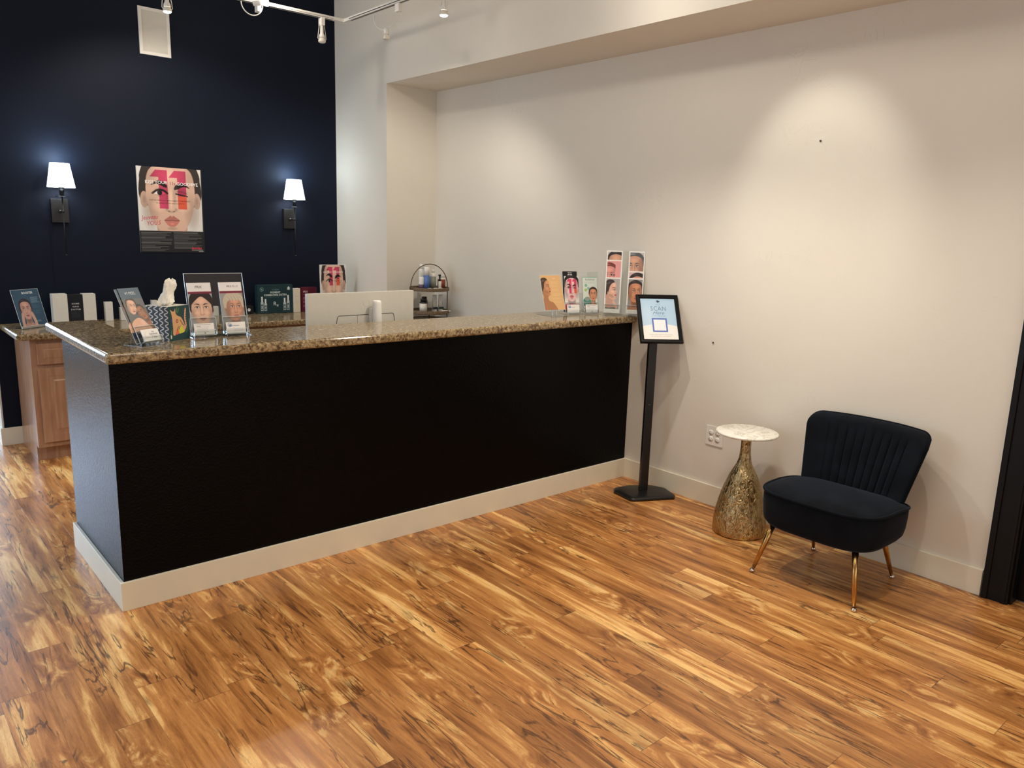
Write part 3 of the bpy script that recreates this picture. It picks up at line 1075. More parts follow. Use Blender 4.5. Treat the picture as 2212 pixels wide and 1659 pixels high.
# bracket and tilted frame (own matrix inside the stand)
LEAN = math.radians(34)
rv = Vector((math.cos(YAWS), math.sin(YAWS), 0)); bv = Vector((-math.sin(YAWS), math.cos(YAWS), 0))
uv = Vector((0, 0, math.cos(LEAN))) + bv * math.sin(LEAN)
nv = rv.cross(uv)      # outward normal (toward viewer) is -back tilted
BL = Vector((2.869, -0.325, 0.986))
FM = Matrix((rv, -nv, uv)).transposed().to_4x4()     # local x right, y away, z up along the frame
FM.translation = BL
fw, fh = 0.265, 0.33
inv = ss.matrix_basis.inverted()
Mss = Matrix.Translation((3.0, -0.31, 0)) @ Matrix.Rotation(math.radians(-27), 4, 'Z')
fr = MB()


def frame_profile(mb, w, h, prof, mi=0):
    """mitred picture frame, prof list of (inset, y)"""
    vs, n = [], len(prof)
    for (cx, cz, sx, sz) in ((0, 0, 1, 1), (w, 0, -1, 1), (w, h, -1, -1), (0, h, 1, -1)):
        for d_, y in prof:
            vs.append((cx + sx * d_, y, cz + sz * d_))
    fs = []
    for k in range(4):
        for i in range(n):
            a = k * n + i; b_ = k * n + (i + 1) % n
            c_ = ((k + 1) % 4) * n + (i + 1) % n; d2 = ((k + 1) % 4) * n + i
            fs.append([a, b_, c_, d2])
    mb.add(vs, fs, mi)


frame_profile(fr, fw, fh, [(0, 0.012), (0, -0.006), (0.003, -0.010), (0.009, -0.010), (0.012, -0.006), (0.016, -0.006), (0.019, -0.009), (0.0235, -0.004), (0.0245, 0.0), (0.0245, 0.012)])
fr.box((0.02, 0.004, 0.02), (fw - 0.02, 0.011, fh - 0.02))
fro = fr.build('frame', 'black_satin', ss)
fro.matrix_parent_inverse = Mss.inverted()
fro.matrix_basis = FM
br = MB().box((fw / 2 - 0.03, 0.0125, fh / 2 - 0.10), (fw / 2 + 0.03, 0.030, fh / 2 - 0.03), bev=0.003).build('bracket', 'black_metal', ss)
br.matrix_parent_inverse = Mss.inverted()
br.matrix_basis = FM
SIGN_M = FM

# ------------------------------------------------------------------ printed matter
def c8(*c):
    return np.array(c[0] if len(c) == 1 else c, float) / 255.0


def catmull(pts, n=6, closed=True):
    P = [np.array(q, float) for q in pts]
    m = len(P)
    out = []
    rng_ = range(m) if closed else range(m - 1)
    for i in rng_:
        p0 = P[(i - 1) % m] if closed or i > 0 else P[i]
        p1 = P[i]; p2 = P[(i + 1) % m]
        p3 = P[(i + 2) % m] if closed or i < m - 2 else p2
        for k in range(n):
            t = k / n
            out.append(0.5 * ((2 * p1) + (-p0 + p2) * t + (2 * p0 - 5 * p1 + 4 * p2 - p3) * t * t + (-p0 + 3 * p1 - 3 * p2 + p3) * t ** 3))
    if not closed:
        out.append(P[-1])
    return np.array(out)


class Canvas:
    """small colour grid in metres (x right, z up), sRGB; baked into a colour attribute of a printed sheet"""

    def __init__(s, w, h, res=0.0014, bg=(255, 255, 255)):
        s.w, s.h, s.res = w, h, res
        s.nx, s.ny = int(round(w / res)) + 1, int(round(h / res)) + 1
        s.xs = np.linspace(0, w, s.nx); s.zs = np.linspace(0, h, s.ny)
        s.X, s.Z = np.meshgrid(s.xs, s.zs)
        s.c = np.ones((s.ny, s.nx, 3)) * c8(bg)
        s.texts = []
        s.T = (0.0, 0.0, 1.0, 1.0, 0.0)   # cx, cz, sx, sz, rot
        s.clip = None

    def tf(s, pts):
        cx, cz, sx, sz, r = s.T
        p = np.array(pts, float) * (sx, sz)
        cr, sr = math.cos(r), math.sin(r)
        return np.stack([p[:, 0] * cr - p[:, 1] * sr + cx, p[:, 0] * sr + p[:, 1] * cr + cz], 1)

    def blend(s, sl, mask, col, a):
        m = np.clip(mask * a, 0, 1)[..., None]
        if s.clip is not None:
            x0, z0, x1, z1 = s.clip
            k = ((s.X[sl] >= x0) & (s.X[sl] <= x1) & (s.Z[sl] >= z0) & (s.Z[sl] <= z1))[..., None]
            m = m * k
        s.c[sl] = s.c[sl] * (1 - m) + c8(col) * m

    def sd(s, pts, pad):
        x0, z0 = pts.min(0) - pad; x1, z1 = pts.max(0) + pad
        i0 = max(0, int(x0 / s.w * (s.nx - 1))); i1 = min(s.nx, int(x1 / s.w * (s.nx - 1)) + 2)
        j0 = max(0, int(z0 / s.h * (s.ny - 1))); j1 = min(s.ny, int(z1 / s.h * (s.ny - 1)) + 2)
        if i1 <= i0 or j1 <= j0:
            return None, None, None
        sl = (slice(j0, j1), slice(i0, i1))
        return sl, s.X[sl], s.Z[sl]

    def poly(s, pts, col, a=1.0, soft=None, smooth=True, mult=False):
        soft = soft if soft is not None else s.res * 1.1
        if smooth:
            pts = catmull(pts, 5)
        p = s.tf(pts)
        sl, X, Z = s.sd(p, soft)
        if sl is None: return
        dm = np.full(X.shape, 1e9); ins = np.zeros(X.shape, bool)
        n = len(p)
        for i in range(n):
            ax, az = p[i]; bx, bz = p[(i + 1) % n]
            dx, dz = bx - ax, bz - az
            L = dx * dx + dz * dz + 1e-18
            t = np.clip(((X - ax) * dx + (Z - az) * dz) / L, 0, 1)
            dm = np.minimum(dm, (X - ax - t * dx) ** 2 + (Z - az - t * dz) ** 2)
            if az != bz:
                cnd = ((az > Z) != (bz > Z)) & (X < dx * (Z - az) / (dz if dz else 1e-18) + ax)
                ins ^= cnd
        d = np.sqrt(dm)
        sd_ = np.where(ins, -d, d)
        if mult:
            k = (np.clip(0.5 - sd_ / soft, 0, 1) * a)[..., None]
            g_ = s.c[sl].mean(-1, keepdims=True)
            lum = np.clip((g_ - 0.15) / 0.62, 0.12, 1.08)
            s.c[sl] = s.c[sl] * (1 - k) + np.clip(c8(col) * lum, 0, 1) * k
        else:
            s.blend(sl, np.clip(0.5 - sd_ / soft, 0, 1), col, a)

    def stroke(s, pts, wd, col, a=1.0, smooth=True, soft=None):
        soft = soft if soft is not None else s.res
        p = np.array(pts, float)
        if smooth and len(p) > 2:
            p = catmull(p, 5, False)
        p = s.tf(p)
        wd = wd * abs(s.T[2])
        sl, X, Z = s.sd(p, wd + soft)
        if sl is None: return
        dm = np.full(X.shape, 1e9)
        for i in range(len(p) - 1):
            ax, az = p[i]; bx, bz = p[i + 1]
            dx, dz = bx - ax, bz - az
            L = dx * dx + dz * dz + 1e-18
            t = np.clip(((X - ax) * dx + (Z - az) * dz) / L, 0, 1)
            dm = np.minimum(dm, (X - ax - t * dx) ** 2 + (Z - az - t * dz) ** 2)
        s.blend(sl, np.clip(0.5 - (np.sqrt(dm) - wd / 2) / soft, 0, 1), col, a)

    def ell(s, cx, cz, rx, rz, col, a=1.0, soft=None, rot=0.0, blur=0.0):
        """blur>0: radial falloff"""
        if blur:
            ang = np.linspace(0, 2 * PI, 25)[:-1]
            q = s.tf([(cx, cz)])[0]
            sx, sz = abs(s.T[2]) * rx, abs(s.T[3]) * rz
            r = s.T[4] + rot
            dX, dZ = s.X - q[0], s.Z - q[1]
            u = (dX * math.cos(r) + dZ * math.sin(r)) / sx
            v = (-dX * math.sin(r) + dZ * math.cos(r)) / sz
            m = np.clip(1 - (u * u + v * v), 0, 1) ** blur
            s.blend((slice(None), slice(None)), m, col, a)
            return
        ang = np.linspace(0, 2 * PI, 25)[:-1]
        pts = [(cx + rx * math.cos(t) * math.cos(rot) - rz * math.sin(t) * math.sin(rot), cz + rx * math.cos(t) * math.sin(rot) + rz * math.sin(t) * math.cos(rot)) for t in ang]
        s.poly(pts, col, a, soft, False)

    def rect(s, x0, z0, x1, z1, col, a=1.0):
        s.poly([(x0, z0), (x1, z0), (x1, z1), (x0, z1)], col, a, None, False)

    def text(s, body, x, z, size, col, align='CENTER', bold=0.0, xs=1.0, rot=0.0, shear=0.0, spacing=1.0):
        s.texts.append((body, x, z, size, col, align, bold, xs, rot, shear, spacing))

    def lines(s, x0, x1, z, n, dz, wd, col, a=0.8, seed=1, jitter=0.35):
        r = random.Random(seed)
        for i in range(n):
            xe = x1 - (x1 - x0) * jitter * r.random()
            s.stroke([(x0, z - i * dz), (xe, z - i * dz)], wd, col, a, False)


_txt_cache = {}


def text_mesh(body, size, align, bold, shear, spacing):
    key = (body, size, align, bold, shear, spacing)
    if key in _txt_cache: return _txt_cache[key]
    cu = bpy.data.curves.new('lettering', 'FONT')
    cu.body = body; cu.size = size; cu.align_x = align; cu.offset = bold * size; cu.shear = shear
    cu.space_character = spacing; cu.resolution_u = 2
    o = bpy.data.objects.new('lettering', cu)
    C.objects.link(o)
    bpy.context.view_layer.update()
    me = o.to_mesh()
    v = [tuple(q.co[:2]) for q in me.vertices]
    f = [list(q.vertices) for q in me.polygons]
    o.to_mesh_clear()
    bpy.data.objects.remove(o); bpy.data.curves.remove(cu)
    _txt_cache[key] = (v, f)
    return v, f


def lin(c):
    c = np.asarray(c)
    return np.where(c <= 0.04045, c / 12.92, ((c + 0.055) / 1.055) ** 2.4)


def sheet(name, cv, thick=0.0012, back=(240, 238, 232), parent=None, edge=None):
    """printed sheet mesh: front in the local XZ plane at y=0 facing -y, thickness toward +y"""
    nx, ny = cv.nx, cv.ny
    X, Z = cv.X.ravel(), cv.Z.ravel()
    V = np.stack([X, np.zeros_like(X), Z], 1).tolist()
    idx = np.arange(nx * ny).reshape(ny, nx)
    F = np.stack([idx[:-1, :-1].ravel(), idx[:-1, 1:].ravel(), idx[1:, 1:].ravel(), idx[1:, :-1].ravel()], 1).tolist()
    col = [tuple(q) for q in lin(cv.c).reshape(-1, 3)]
    b0 = len(V)
    w, h = cv.w, cv.h
    bc = tuple(lin(c8(back)))
    for y in (0.00005, thick):
        for x, z in ((0, 0), (w, 0), (w, h), (0, h)):
            V.append([x, y, z]); col.append(bc)
    F += [[b0 + 7, b0 + 6, b0 + 5, b0 + 4]]
    for k in range(4):
        F.append([b0 + k, b0 + 4 + k, b0 + 4 + (k + 1) % 4, b0 + (k + 1) % 4])
    for i, (body, x, z, size, tc_, al, bold, xs, rot, shear, sp) in enumerate(cv.texts):
        v, f = text_mesh(body, size, al, bold, shear, sp)
        o = len(V)
        cr, sr = math.cos(rot), math.sin(rot)
        tcl = tuple(lin(c8(tc_)))
        for (a, b_) in v:
            a *= xs
            V.append([x + a * cr - b_ * sr, -0.00035, z + a * sr + b_ * cr]); col.append(tcl)
        for q in f:
            F.append([o + k for k in q])
    me = bpy.data.meshes.new(name)
    me.from_pydata(V, [], F)
    at = me.color_attributes.new('Col', 'FLOAT_COLOR', 'POINT')
    arr = np.ones((len(V), 4)); arr[:, :3] = np.array(col)
    at.data.foreach_set('color', arr.ravel())
    me.materials.append(M['print'])
    me.update()
    o = bpy.data.objects.new(name, me)
    C.objects.link(o)
    if parent is not None: o.parent = parent
    return o


def pose(o, loc, yaw=0.0, lean=0.0):
    o.location = loc
    o.rotation_euler = (-math.radians(lean), 0, math.radians(yaw))
    return o


SK = dict(light=(232, 190, 164), mid=(206, 152, 118), tan=(186, 128, 94), deep=(140, 92, 66), pale=(240, 214, 198), pink=(232, 184, 186))


def shade_(c, k):
    return tuple(max(0, min(255, x * k)) for x in c)


def face_front(cv, cx, cz, s, skin=SK['light'], hair=(48, 36, 32), lip=(190, 96, 92), rot=0.0, turn=0.0, sx=1.0, hairstyle='back',
               wink=False, pout=1.0, neck=True, nk=None, ears=True, brow=None, feat=1.0):
    """portrait drawn with soft shapes, s = half face height in metres"""
    cv.T = (cx, cz, s * sx, s, rot)
    S = s
    brow = brow or hair
    dk = shade_(skin, 0.72); dk2 = shade_(skin, 0.55); hi = tuple(min(255, c * 1.10 + 8) for c in skin)
    fx = lambda x: x * (1 - 0.12 * abs(turn)) + 0.20 * turn
    if hairstyle == 'long':
        cv.poly([(-0.85, 0.2), (-0.7, 0.95), (0, 1.35), (0.7, 0.95), (0.85, 0.2), (0.8, -0.9), (0.3, -1.4), (-0.3, -1.4), (-0.8, -0.9)], hair)
    else:
        cv.poly([(-0.74, -0.1), (-0.80, 0.5), (-0.55, 1.08), (0, 1.30), (0.55, 1.08), (0.80, 0.5), (0.74, -0.1), (0, -0.3)], hair)
    if neck:
        cv.poly([(-0.36, -0.5), (-0.38, -1.2), (-0.60, -1.55), (-1.5, -1.85), (-1.6, -2.6), (1.6, -2.6), (1.5, -1.85), (0.60, -1.55), (0.38, -1.2), (0.36, -0.5)], shade_(skin, 0.90))
        cv.ell(0, -1.12, 0.44, 0.42, dk2, 0.75, blur=1.0)
        if nk:
            cv.poly([(-1.6, -1.95), (-0.7, -1.78), (0, -1.9), (0.7, -1.78), (1.6, -1.95), (1.6, -2.8), (-1.6, -2.8)], nk)
    if ears:
        for sg in (-1, 1):
            cv.ell(sg * 0.70, -0.02, 0.10, 0.22, shade_(skin, 0.88), 1.0)
            cv.ell(sg * 0.70, -0.02, 0.05, 0.13, dk, 0.7, blur=1.0)
    out = [(0, -1.0), (0.20, -0.95), (0.40, -0.74), (0.55, -0.42), (0.64, 0.05), (0.63, 0.5), (0.50, 0.86), (0.25, 1.02), (0, 1.06)]
    out = out + [(-x, y) for x, y in out[-2:0:-1]]
    cv.poly(out, skin)
    # modelling of the printed photo: soft cheek, jaw and temple tones
    for sg in (-1, 1):
        cv.ell(sg * 0.56, -0.30, 0.26, 0.60, dk, 0.55, blur=1.2)
        cv.ell(sg * 0.55, 0.62, 0.22, 0.40, dk, 0.40, blur=1.2)
        cv.ell(fx(sg * 0.34), -0.18, 0.22, 0.20, hi, 0.55, blur=1.3)
    cv.ell(fx(0), 0.62, 0.34, 0.26, hi, 0.6, blur=1.2)
    cv.ell(fx(0), -0.86, 0.16, 0.12, hi, 0.5, blur=1.3)
    if turn:
        cv.ell(-0.50 * math.copysign(1, turn), 0.0, 0.30, 1.0, dk, 0.55, blur=1.0)
    # nose
    cv.ell(fx(0.0) + 0.03 * turn, 0.02, 0.05, 0.34, hi, 0.8, blur=1.0)
    for sg in (-1, 1):
        cv.ell(fx(sg * 0.10), 0.12, 0.05, 0.30, dk, 0.40, blur=1.0)
        cv.ell(fx(sg * 0.12), -0.27, 0.05, 0.06, dk, 0.6, blur=1.0)
        cv.ell(fx(sg * 0.065), -0.315, 0.035, 0.018, dk2, 0.9)
    cv.ell(fx(0), -0.33, 0.10, 0.04, dk, 0.5, blur=1.0)
    # eyes
    for sg in (-1, 1):
        ex = fx(sg * 0.29)
        if hairstyle == 'none': pass
        cv.ell(ex, 0.20, 0.20, 0.15, dk, 0.50, blur=1.0)
        if wink and sg == 1:
            cv.stroke([(ex - 0.15, 0.16), (ex, 0.13), (ex + 0.15, 0.10)], 0.035, (40, 26, 24), 1.0)
            cv.stroke([(ex - 0.14, 0.22), (ex, 0.22), (ex + 0.14, 0.17)], 0.016, dk2, 0.8)
        else:
            cv.poly([(ex - 0.15, 0.16), (ex - 0.04, 0.225), (ex + 0.08, 0.215), (ex + 0.15, 0.17), (ex + 0.05, 0.125), (ex - 0.07, 0.125)], (236, 228, 222))
            cv.ell(ex + 0.04 * turn, 0.175, 0.052, 0.056, (74, 58, 52))
            cv.ell(ex + 0.04 * turn, 0.175, 0.024, 0.026, (18, 14, 14))
            cv.stroke([(ex - 0.16, 0.165), (ex - 0.05, 0.235), (ex + 0.08, 0.228), (ex + 0.165, 0.18)], 0.032, (44, 28, 26), 0.95)
        by = 0.37 - (0.05 if wink and sg == 1 else 0)
        cv.poly([(ex + sg * q[0] * (1 + 0.25 * (feat - 1)), by + q[1] * feat) for q in ((-0.17, -0.02), (-0.12, 0.045), (0.04, 0.075), (0.19, 0.0), (0.05, 0.02), (-0.12, -0.03))], brow, 0.95)
        if feat > 1 and not (wink and sg == 1):
            cv.stroke([(ex - 0.19, 0.155), (ex - 0.05, 0.250), (ex + 0.10, 0.240), (ex + 0.20, 0.165)], 0.05, (44, 28, 26), 0.85)
            cv.ell(ex, 0.175, 0.066, 0.070, (60, 46, 44))
    # lips
    lx = fx(0); lw_ = 0.22 * (0.9 if pout > 1 else 1)
    ly = -0.56
    p_ = pout
    cv.ell(lx, ly - 0.13 * p_, 0.16, 0.06, dk, 0.6, blur=1.0)
    cv.poly([(lx - lw_, ly), (lx - 0.09, ly + 0.055 * p_), (lx - 0.035, ly + 0.075 * p_), (lx, ly + 0.055 * p_), (lx + 0.035, ly + 0.075 * p_), (lx + 0.09, ly + 0.055 * p_), (lx + lw_, ly), (lx, ly - 0.005)], shade_(lip, 0.9))
    cv.poly([(lx - lw_, ly), (lx, ly - 0.01), (lx + lw_, ly), (lx + 0.10, ly - 0.085 * p_), (lx, ly - 0.10 * p_), (lx - 0.10, ly - 0.085 * p_)], lip)
    cv.stroke([(lx - lw_, ly), (lx - 0.06, ly - 0.008), (lx, ly + 0.004), (lx + 0.06, ly - 0.008), (lx + lw_, ly)], 0.018, shade_(lip, 0.55), 0.9)
    cv.ell(lx, ly - 0.055 * p_, 0.07, 0.02, tuple(min(255, c * 1.25) for c in lip), 0.8, blur=1.0)
    # hairline cap
    if hairstyle == 'back':
        cv.poly([(-0.66, 0.28), (-0.62, 0.62), (-0.44, 0.86), (0, 0.98), (0.44, 0.86), (0.62, 0.62), (0.66, 0.28), (0.80, 0.6), (0.55, 1.10), (0, 1.32), (-0.55, 1.10), (-0.80, 0.6)], hair)
        cv.ell(-0.2, 1.12, 0.34, 0.09, shade_(hair, 1.9), 0.6, blur=1.0)
    elif hairstyle == 'part':
        cv.poly([(-0.68, -0.15), (-0.66, 0.3), (-0.36, 0.66), (0.02, 0.90), (0.38, 0.66), (0.66, 0.3), (0.68, -0.2), (0.84, 0.3), (0.62, 1.06), (0, 1.34), (-0.62, 1.06), (-0.84, 0.3)], hair)
    elif hairstyle == 'short':
        cv.poly([(-0.70, -0.02), (-0.62, 0.32), (-0.48, 0.62), (-0.22, 0.72), (0.05, 0.66), (0.28, 0.74), (0.52, 0.56), (0.62, 0.28), (0.70, 0.06), (0.84, 0.5), (0.62, 1.10), (0.05, 1.38), (-0.6, 1.18), (-0.88, 0.6)], hair)
        for k in range(11):
            x = -0.6 + 0.12 * k
            cv.stroke([(x, 1.12 - 0.4 * abs(x)), (x + 0.12, 0.85), (x + 0.16, 0.62)], 0.03, shade_(hair, 0.78 if k % 2 else 1.14), 0.6)
    cv.T = (0, 0, 1, 1, 0)


def face_side(cv, cx, cz, s, skin=SK['mid'], hair=(50, 36, 30), lip=(170, 84, 76), flip=1, rot=0.0, top=(90, 92, 96), sx=1.0, bun=False, hand=False):
    """profile portrait looking to +x (flip=-1: -x)"""
    cv.T = (cx, cz, s * flip * sx, s, rot)
    dk = shade_(skin, 0.70); dk2 = shade_(skin, 0.5); hi = tuple(min(255, c * 1.12 + 10) for c in skin)
    cv.poly([(-0.72, 0.1), (-0.70, 0.75), (-0.30, 1.14), (0.15, 1.12), (0.30, 0.9), (0.1, 0.1), (-0.3, -0.5), (-0.62, -0.5)], hair)
    if bun: cv.ell(-0.78, 0.62, 0.26, 0.26, hair)
    cv.poly([(-0.45, -0.2), (-0.42, -1.0), (-0.75, -1.4), (-1.3, -1.65), (-1.5, -2.6), (1.0, -2.6), (0.75, -1.6), (0.25, -1.35), (0.14, -0.95), (0.25, -0.7)], shade_(skin, 0.88))
    if top: cv.poly([(-1.4, -1.62), (-0.9, -1.42), (-0.2, -1.55), (0.4, -1.5), (0.9, -1.8), (1.1, -2.8), (-1.6, -2.8)], top)
    cv.poly([(-0.30, 0.75), (0.0, 1.02), (0.28, 0.98), (0.44, 0.75), (0.47, 0.50), (0.46, 0.38), (0.43, 0.27), (0.50, 0.14), (0.60, 0.0), (0.62, -0.05), (0.56, -0.11),
             (0.48, -0.14), (0.50, -0.20), (0.55, -0.25), (0.53, -0.30), (0.50, -0.315), (0.53, -0.35), (0.53, -0.40), (0.46, -0.46), (0.46, -0.52), (0.49, -0.60), (0.46, -0.70), (0.34, -0.77),
             (0.1, -0.70), (-0.15, -0.52), (-0.32, -0.2), (-0.36, 0.2)], skin)
    cv.ell(0.02, -0.38, 0.42, 0.20, dk, 0.55, blur=1.0, rot=-0.5)
    cv.ell(0.16, 0.02, 0.20, 0.12, hi, 0.8, blur=1.0, rot=-0.5)
    cv.ell(0.28, 0.66, 0.18, 0.24, hi, 0.6, blur=1.0)
    cv.ell(0.32, 0.22, 0.16, 0.10, dk, 0.6, blur=1.0)
    cv.poly([(0.22, 0.20), (0.33, 0.25), (0.41, 0.22), (0.36, 0.165), (0.28, 0.16)], (228, 220, 214))
    cv.ell(0.355, 0.20, 0.035, 0.042, (50, 38, 34))
    cv.stroke([(0.18, 0.19), (0.30, 0.258), (0.42, 0.225)], 0.026, (36, 24, 22), 0.95)
    cv.stroke([(0.14, 0.38), (0.28, 0.44), (0.44, 0.37)], 0.045, (50, 36, 32), 0.9)
    cv.ell(0.54, -0.085, 0.035, 0.02, dk2, 0.9)
    cv.ell(0.46, -0.03, 0.05, 0.06, dk, 0.5, blur=1.0)
    cv.poly([(0.34, -0.31), (0.44, -0.235), (0.52, -0.22), (0.55, -0.255), (0.52, -0.30), (0.42, -0.31)], lip)
    cv.poly([(0.34, -0.31), (0.44, -0.315), (0.52, -0.31), (0.54, -0.36), (0.50, -0.40), (0.42, -0.37)], shade_(lip, 1.08))
    cv.ell(-0.24, 0.02, 0.08, 0.15, shade_(skin, 0.9)); cv.ell(-0.24, 0.02, 0.04, 0.09, dk2, 0.6, blur=1.0)
    cv.poly([(-0.20, 0.18), (-0.12, 0.55), (0.10, 0.86), (0.32, 0.95), (0.15, 1.16), (-0.30, 1.18), (-0.70, 0.80), (-0.76, 0.2), (-0.50, -0.35), (-0.36, -0.10)], hair)
    cv.ell(-0.25, 0.85, 0.28, 0.12, shade_(hair, 1.9), 0.55, blur=1.0, rot=0.5)
    if hand:
        for k in range(4):
            cv.stroke([(0.62, -1.7 + 0.1 * k), (0.38, -1.22 + 0.08 * k), (0.22 + 0.02 * k, -1.05 + 0.07 * k)], 0.085, shade_(skin, 0.95 + 0.05 * (k % 2)), 1.0)
    cv.T = (0, 0, 1, 1, 0)


def eleven(cv, x0, z0, x1, z1, sk=0.0):
    """the big printed numeral 11 over the face (pink fading to orange)"""
    w = (x1 - x0)
    for k, xo in enumerate((x0, x0 + w * 0.515)):
        ww = w * 0.485
        st = xo + ww * 0.50
        P_ = [(xo + ww * 0.02, z1 - (z1 - z0) * 0.185), (xo + ww * 0.34, z1), (xo + ww, z1), (xo + ww, z0), (st, z0), (st, z1 - (z1 - z0) * 0.185)]
        cv.poly(P_, (206, 62, 100), 0.95, None, False, True)
        if k == 1:
            cv.poly([(st, z0), (xo + ww, z0), (xo + ww, z0 + (z1 - z0) * 0.34), (st, z0 + (z1 - z0) * 0.34)], (222, 92, 66), 1.0, None, False)


def scribble(cv, x, z, size, col):
    cv.text('Jeuveau', x, z, size, col, 'LEFT', 0.0, 0.8, 0.10, 0.3)
    cv.text('YOU.S', x + size * 0.75, z - size * 0.85, size * 0.95, col, 'LEFT', 0.0, 0.8, 0.10, 0.2)


def wink_picture(cv, x0, z0, w, h, small=False):
    """pouting winking portrait with the numeral 11"""
    cv.clip = (x0, z0, x0 + w, z0 + h)
    cv.rect(x0, z0, x0 + w, z0 + h, (226, 222, 216))
    cx = x0 + w * 0.51
    s = h * 0.59
    face_front(cv, cx, z0 + h * 0.50, s, skin=(222, 184, 162), hair=(52, 42, 40), lip=(206, 128, 116), wink=True, pout=1.7, sx=w / h * 1.0, brow=(50, 38, 34), neck=True, feat=1.7)
    cv.clip = None


# ---- acrylic holder frames
def plate(mb, lo, hi, rim=0.0016):
    """clear sheet (material 0) with pale rim coloured like light caught on the edge (material 1), all in one closed box set"""
    mb.box(lo, hi, 0)
    (x0, y0, z0), (x1, y1, z1) = lo, hi
    e = 0.0002
    mb.box((x0 - e, y0 - e, z1 - rim), (x1 + e, y1 + e, z1 + e), 1)
    mb.box((x0 - e, y0 - e, z0), (x0 + rim * 0.8, y1 + e, z1 - rim), 1)
    mb.box((x1 - rim * 0.8, y0 - e, z0), (x1 + e, y1 + e, z1 - rim), 1)


def frame_matrix(P, yaw, lean):
    return Matrix.Translation(P) @ Matrix.Rotation(math.radians(yaw), 4, 'Z') @ Matrix.Rotation(-math.radians(lean), 4, 'X')


def in_frame(o, parent, PM, FM_):
    o.parent = parent
    o.matrix_parent_inverse = PM.inverted()
    o.matrix_basis = FM_


def holder(label, P, yaw, lean, base_z, w, back_h, pockets, cards, group=None):
    t = thing('brochure_holder', label, 'brochure holder', (P[0], P[1], base_z), math.radians(yaw), group)
    PM = Matrix.Translation((P[0], P[1], base_z)) @ Matrix.Rotation(math.radians(yaw), 4, 'Z')
    F_ = frame_matrix(P, yaw, lean)
    x0 = pockets[0][0] - 0.006
    m = MB(); plate(m, (x0, 0.0095, -0.004), (x0 + w, 0.0120, back_h))
    in_frame(m.build('back_panel', ['acrylic', 'acr_glint'], None), t, PM, F_)
    for (px, pw, ph) in pockets:
        m = MB()
        plate(m, (px - 0.003, -0.0065, -0.004), (px + pw + 0.003, -0.0045, ph))
        m.box((px - 0.003, -0.0045, -0.004), (px - 0.0012, 0.0095, ph))
        m.box((px + pw + 0.0012, -0.0045, -0.004), (px + pw + 0.003, 0.0095, ph))
        m.box((px - 0.003, -0.0045, -0.004), (px + pw + 0.003, 0.0095, -0.0012))
        in_frame(m.build('brochure_pocket', ['acrylic', 'acr_glint'], None), t, PM, F_)
    for (px, pw, ph, dz) in cards:
        m = MB()
        plate(m, (px - 0.003, -0.0300, dz - 0.003), (px + pw + 0.003, -0.0284, dz + ph))
        m.box((px - 0.003, -0.0284, dz - 0.003), (px - 0.0014, -0.0066, dz + ph))
        m.box((px + pw + 0.0014, -0.0284, dz - 0.003), (px + pw + 0.003, -0.0066, dz + ph))
        m.box((px - 0.003, -0.0284, dz - 0.003), (px + pw + 0.003, -0.0066, dz - 0.0012), 1)
        in_frame(m.build('card_pocket', ['acrylic', 'acr_glint'], None), t, PM, F_)
    # feet: flat plate under, and rear strut
    m = MB()
    m.box((x0, -0.020, 0.0003), (x0 + w, 0.085, 0.0025), 0)
    zc = P[2] - base_z
    for q in (x0 + 0.012, x0 + w - 0.016):
        m.box((q, -0.002, 0.0025), (q + 0.003, 0.004, zc - 0.001), 0)
    m.build('foot', ['acrylic', 'acr_glint'], t)
    m = MB()
    k = 0.12
    yb_ = math.sin(math.radians(lean)) * k + 0.012
    zb_ = zc + math.cos(math.radians(lean)) * k
    m.add([(x0 + w * 0.3, yb_ + 0.002, zb_), (x0 + w * 0.7, yb_ + 0.002, zb_), (x0 + w * 0.7, 0.083, 0.0026), (x0 + w * 0.3, 0.083, 0.0026),
           (x0 + w * 0.3, yb_ + 0.004, zb_), (x0 + w * 0.7, yb_ + 0.004, zb_), (x0 + w * 0.7, 0.085, 0.0026), (x0 + w * 0.3, 0.085, 0.0026)],
          [[0, 1, 2, 3], [7, 6, 5, 4], [0, 4, 5, 1], [3, 2, 6, 7], [0, 3, 7, 4], [1, 5, 6, 2]])
    m.build('rear_strut', ['acrylic', 'acr_glint'], t)
    return t, F_


def put(o, F_, dx=0.0, dy=0.0, dz=0.0):
    o.matrix_basis = F_ @ Matrix.Translation((dx, dy, dz))
    return o


# ---- big wall poster
cv = Canvas(0.487, 0.645, 0.0024, (30, 31, 34))
wink_picture(cv, 0.0, 0.165, 0.478, 0.480)
eleven(cv, 0.092, 0.335, 0.362, 0.625)
cv.text('KISS YOUR', 0.058, 0.520, 0.034, (248, 246, 244), 'LEFT', 0.010)
cv.text('11s', 0.258, 0.517, 0.034, (150, 60, 70), 'CENTER', 0.006)
cv.text('GOODBYE', 0.290, 0.516, 0.034, (248, 246, 244), 'LEFT', 0.010)
cv.text('FOR THE TEMPORARY IMPROVEMENT TO MODERATE', 0.236, 0.392, 0.0125, (70, 44, 44), 'CENTER', 0.004)
cv.text('TO SEVERE FROWN LINES IN ADULTS', 0.236, 0.372, 0.0125, (70, 44, 44), 'CENTER', 0.004)
scribble(cv, 0.020, 0.245, 0.048, (206, 60, 96))
cv.rect(0.006, 0.0, 0.487, 0.160, (30, 31, 34))
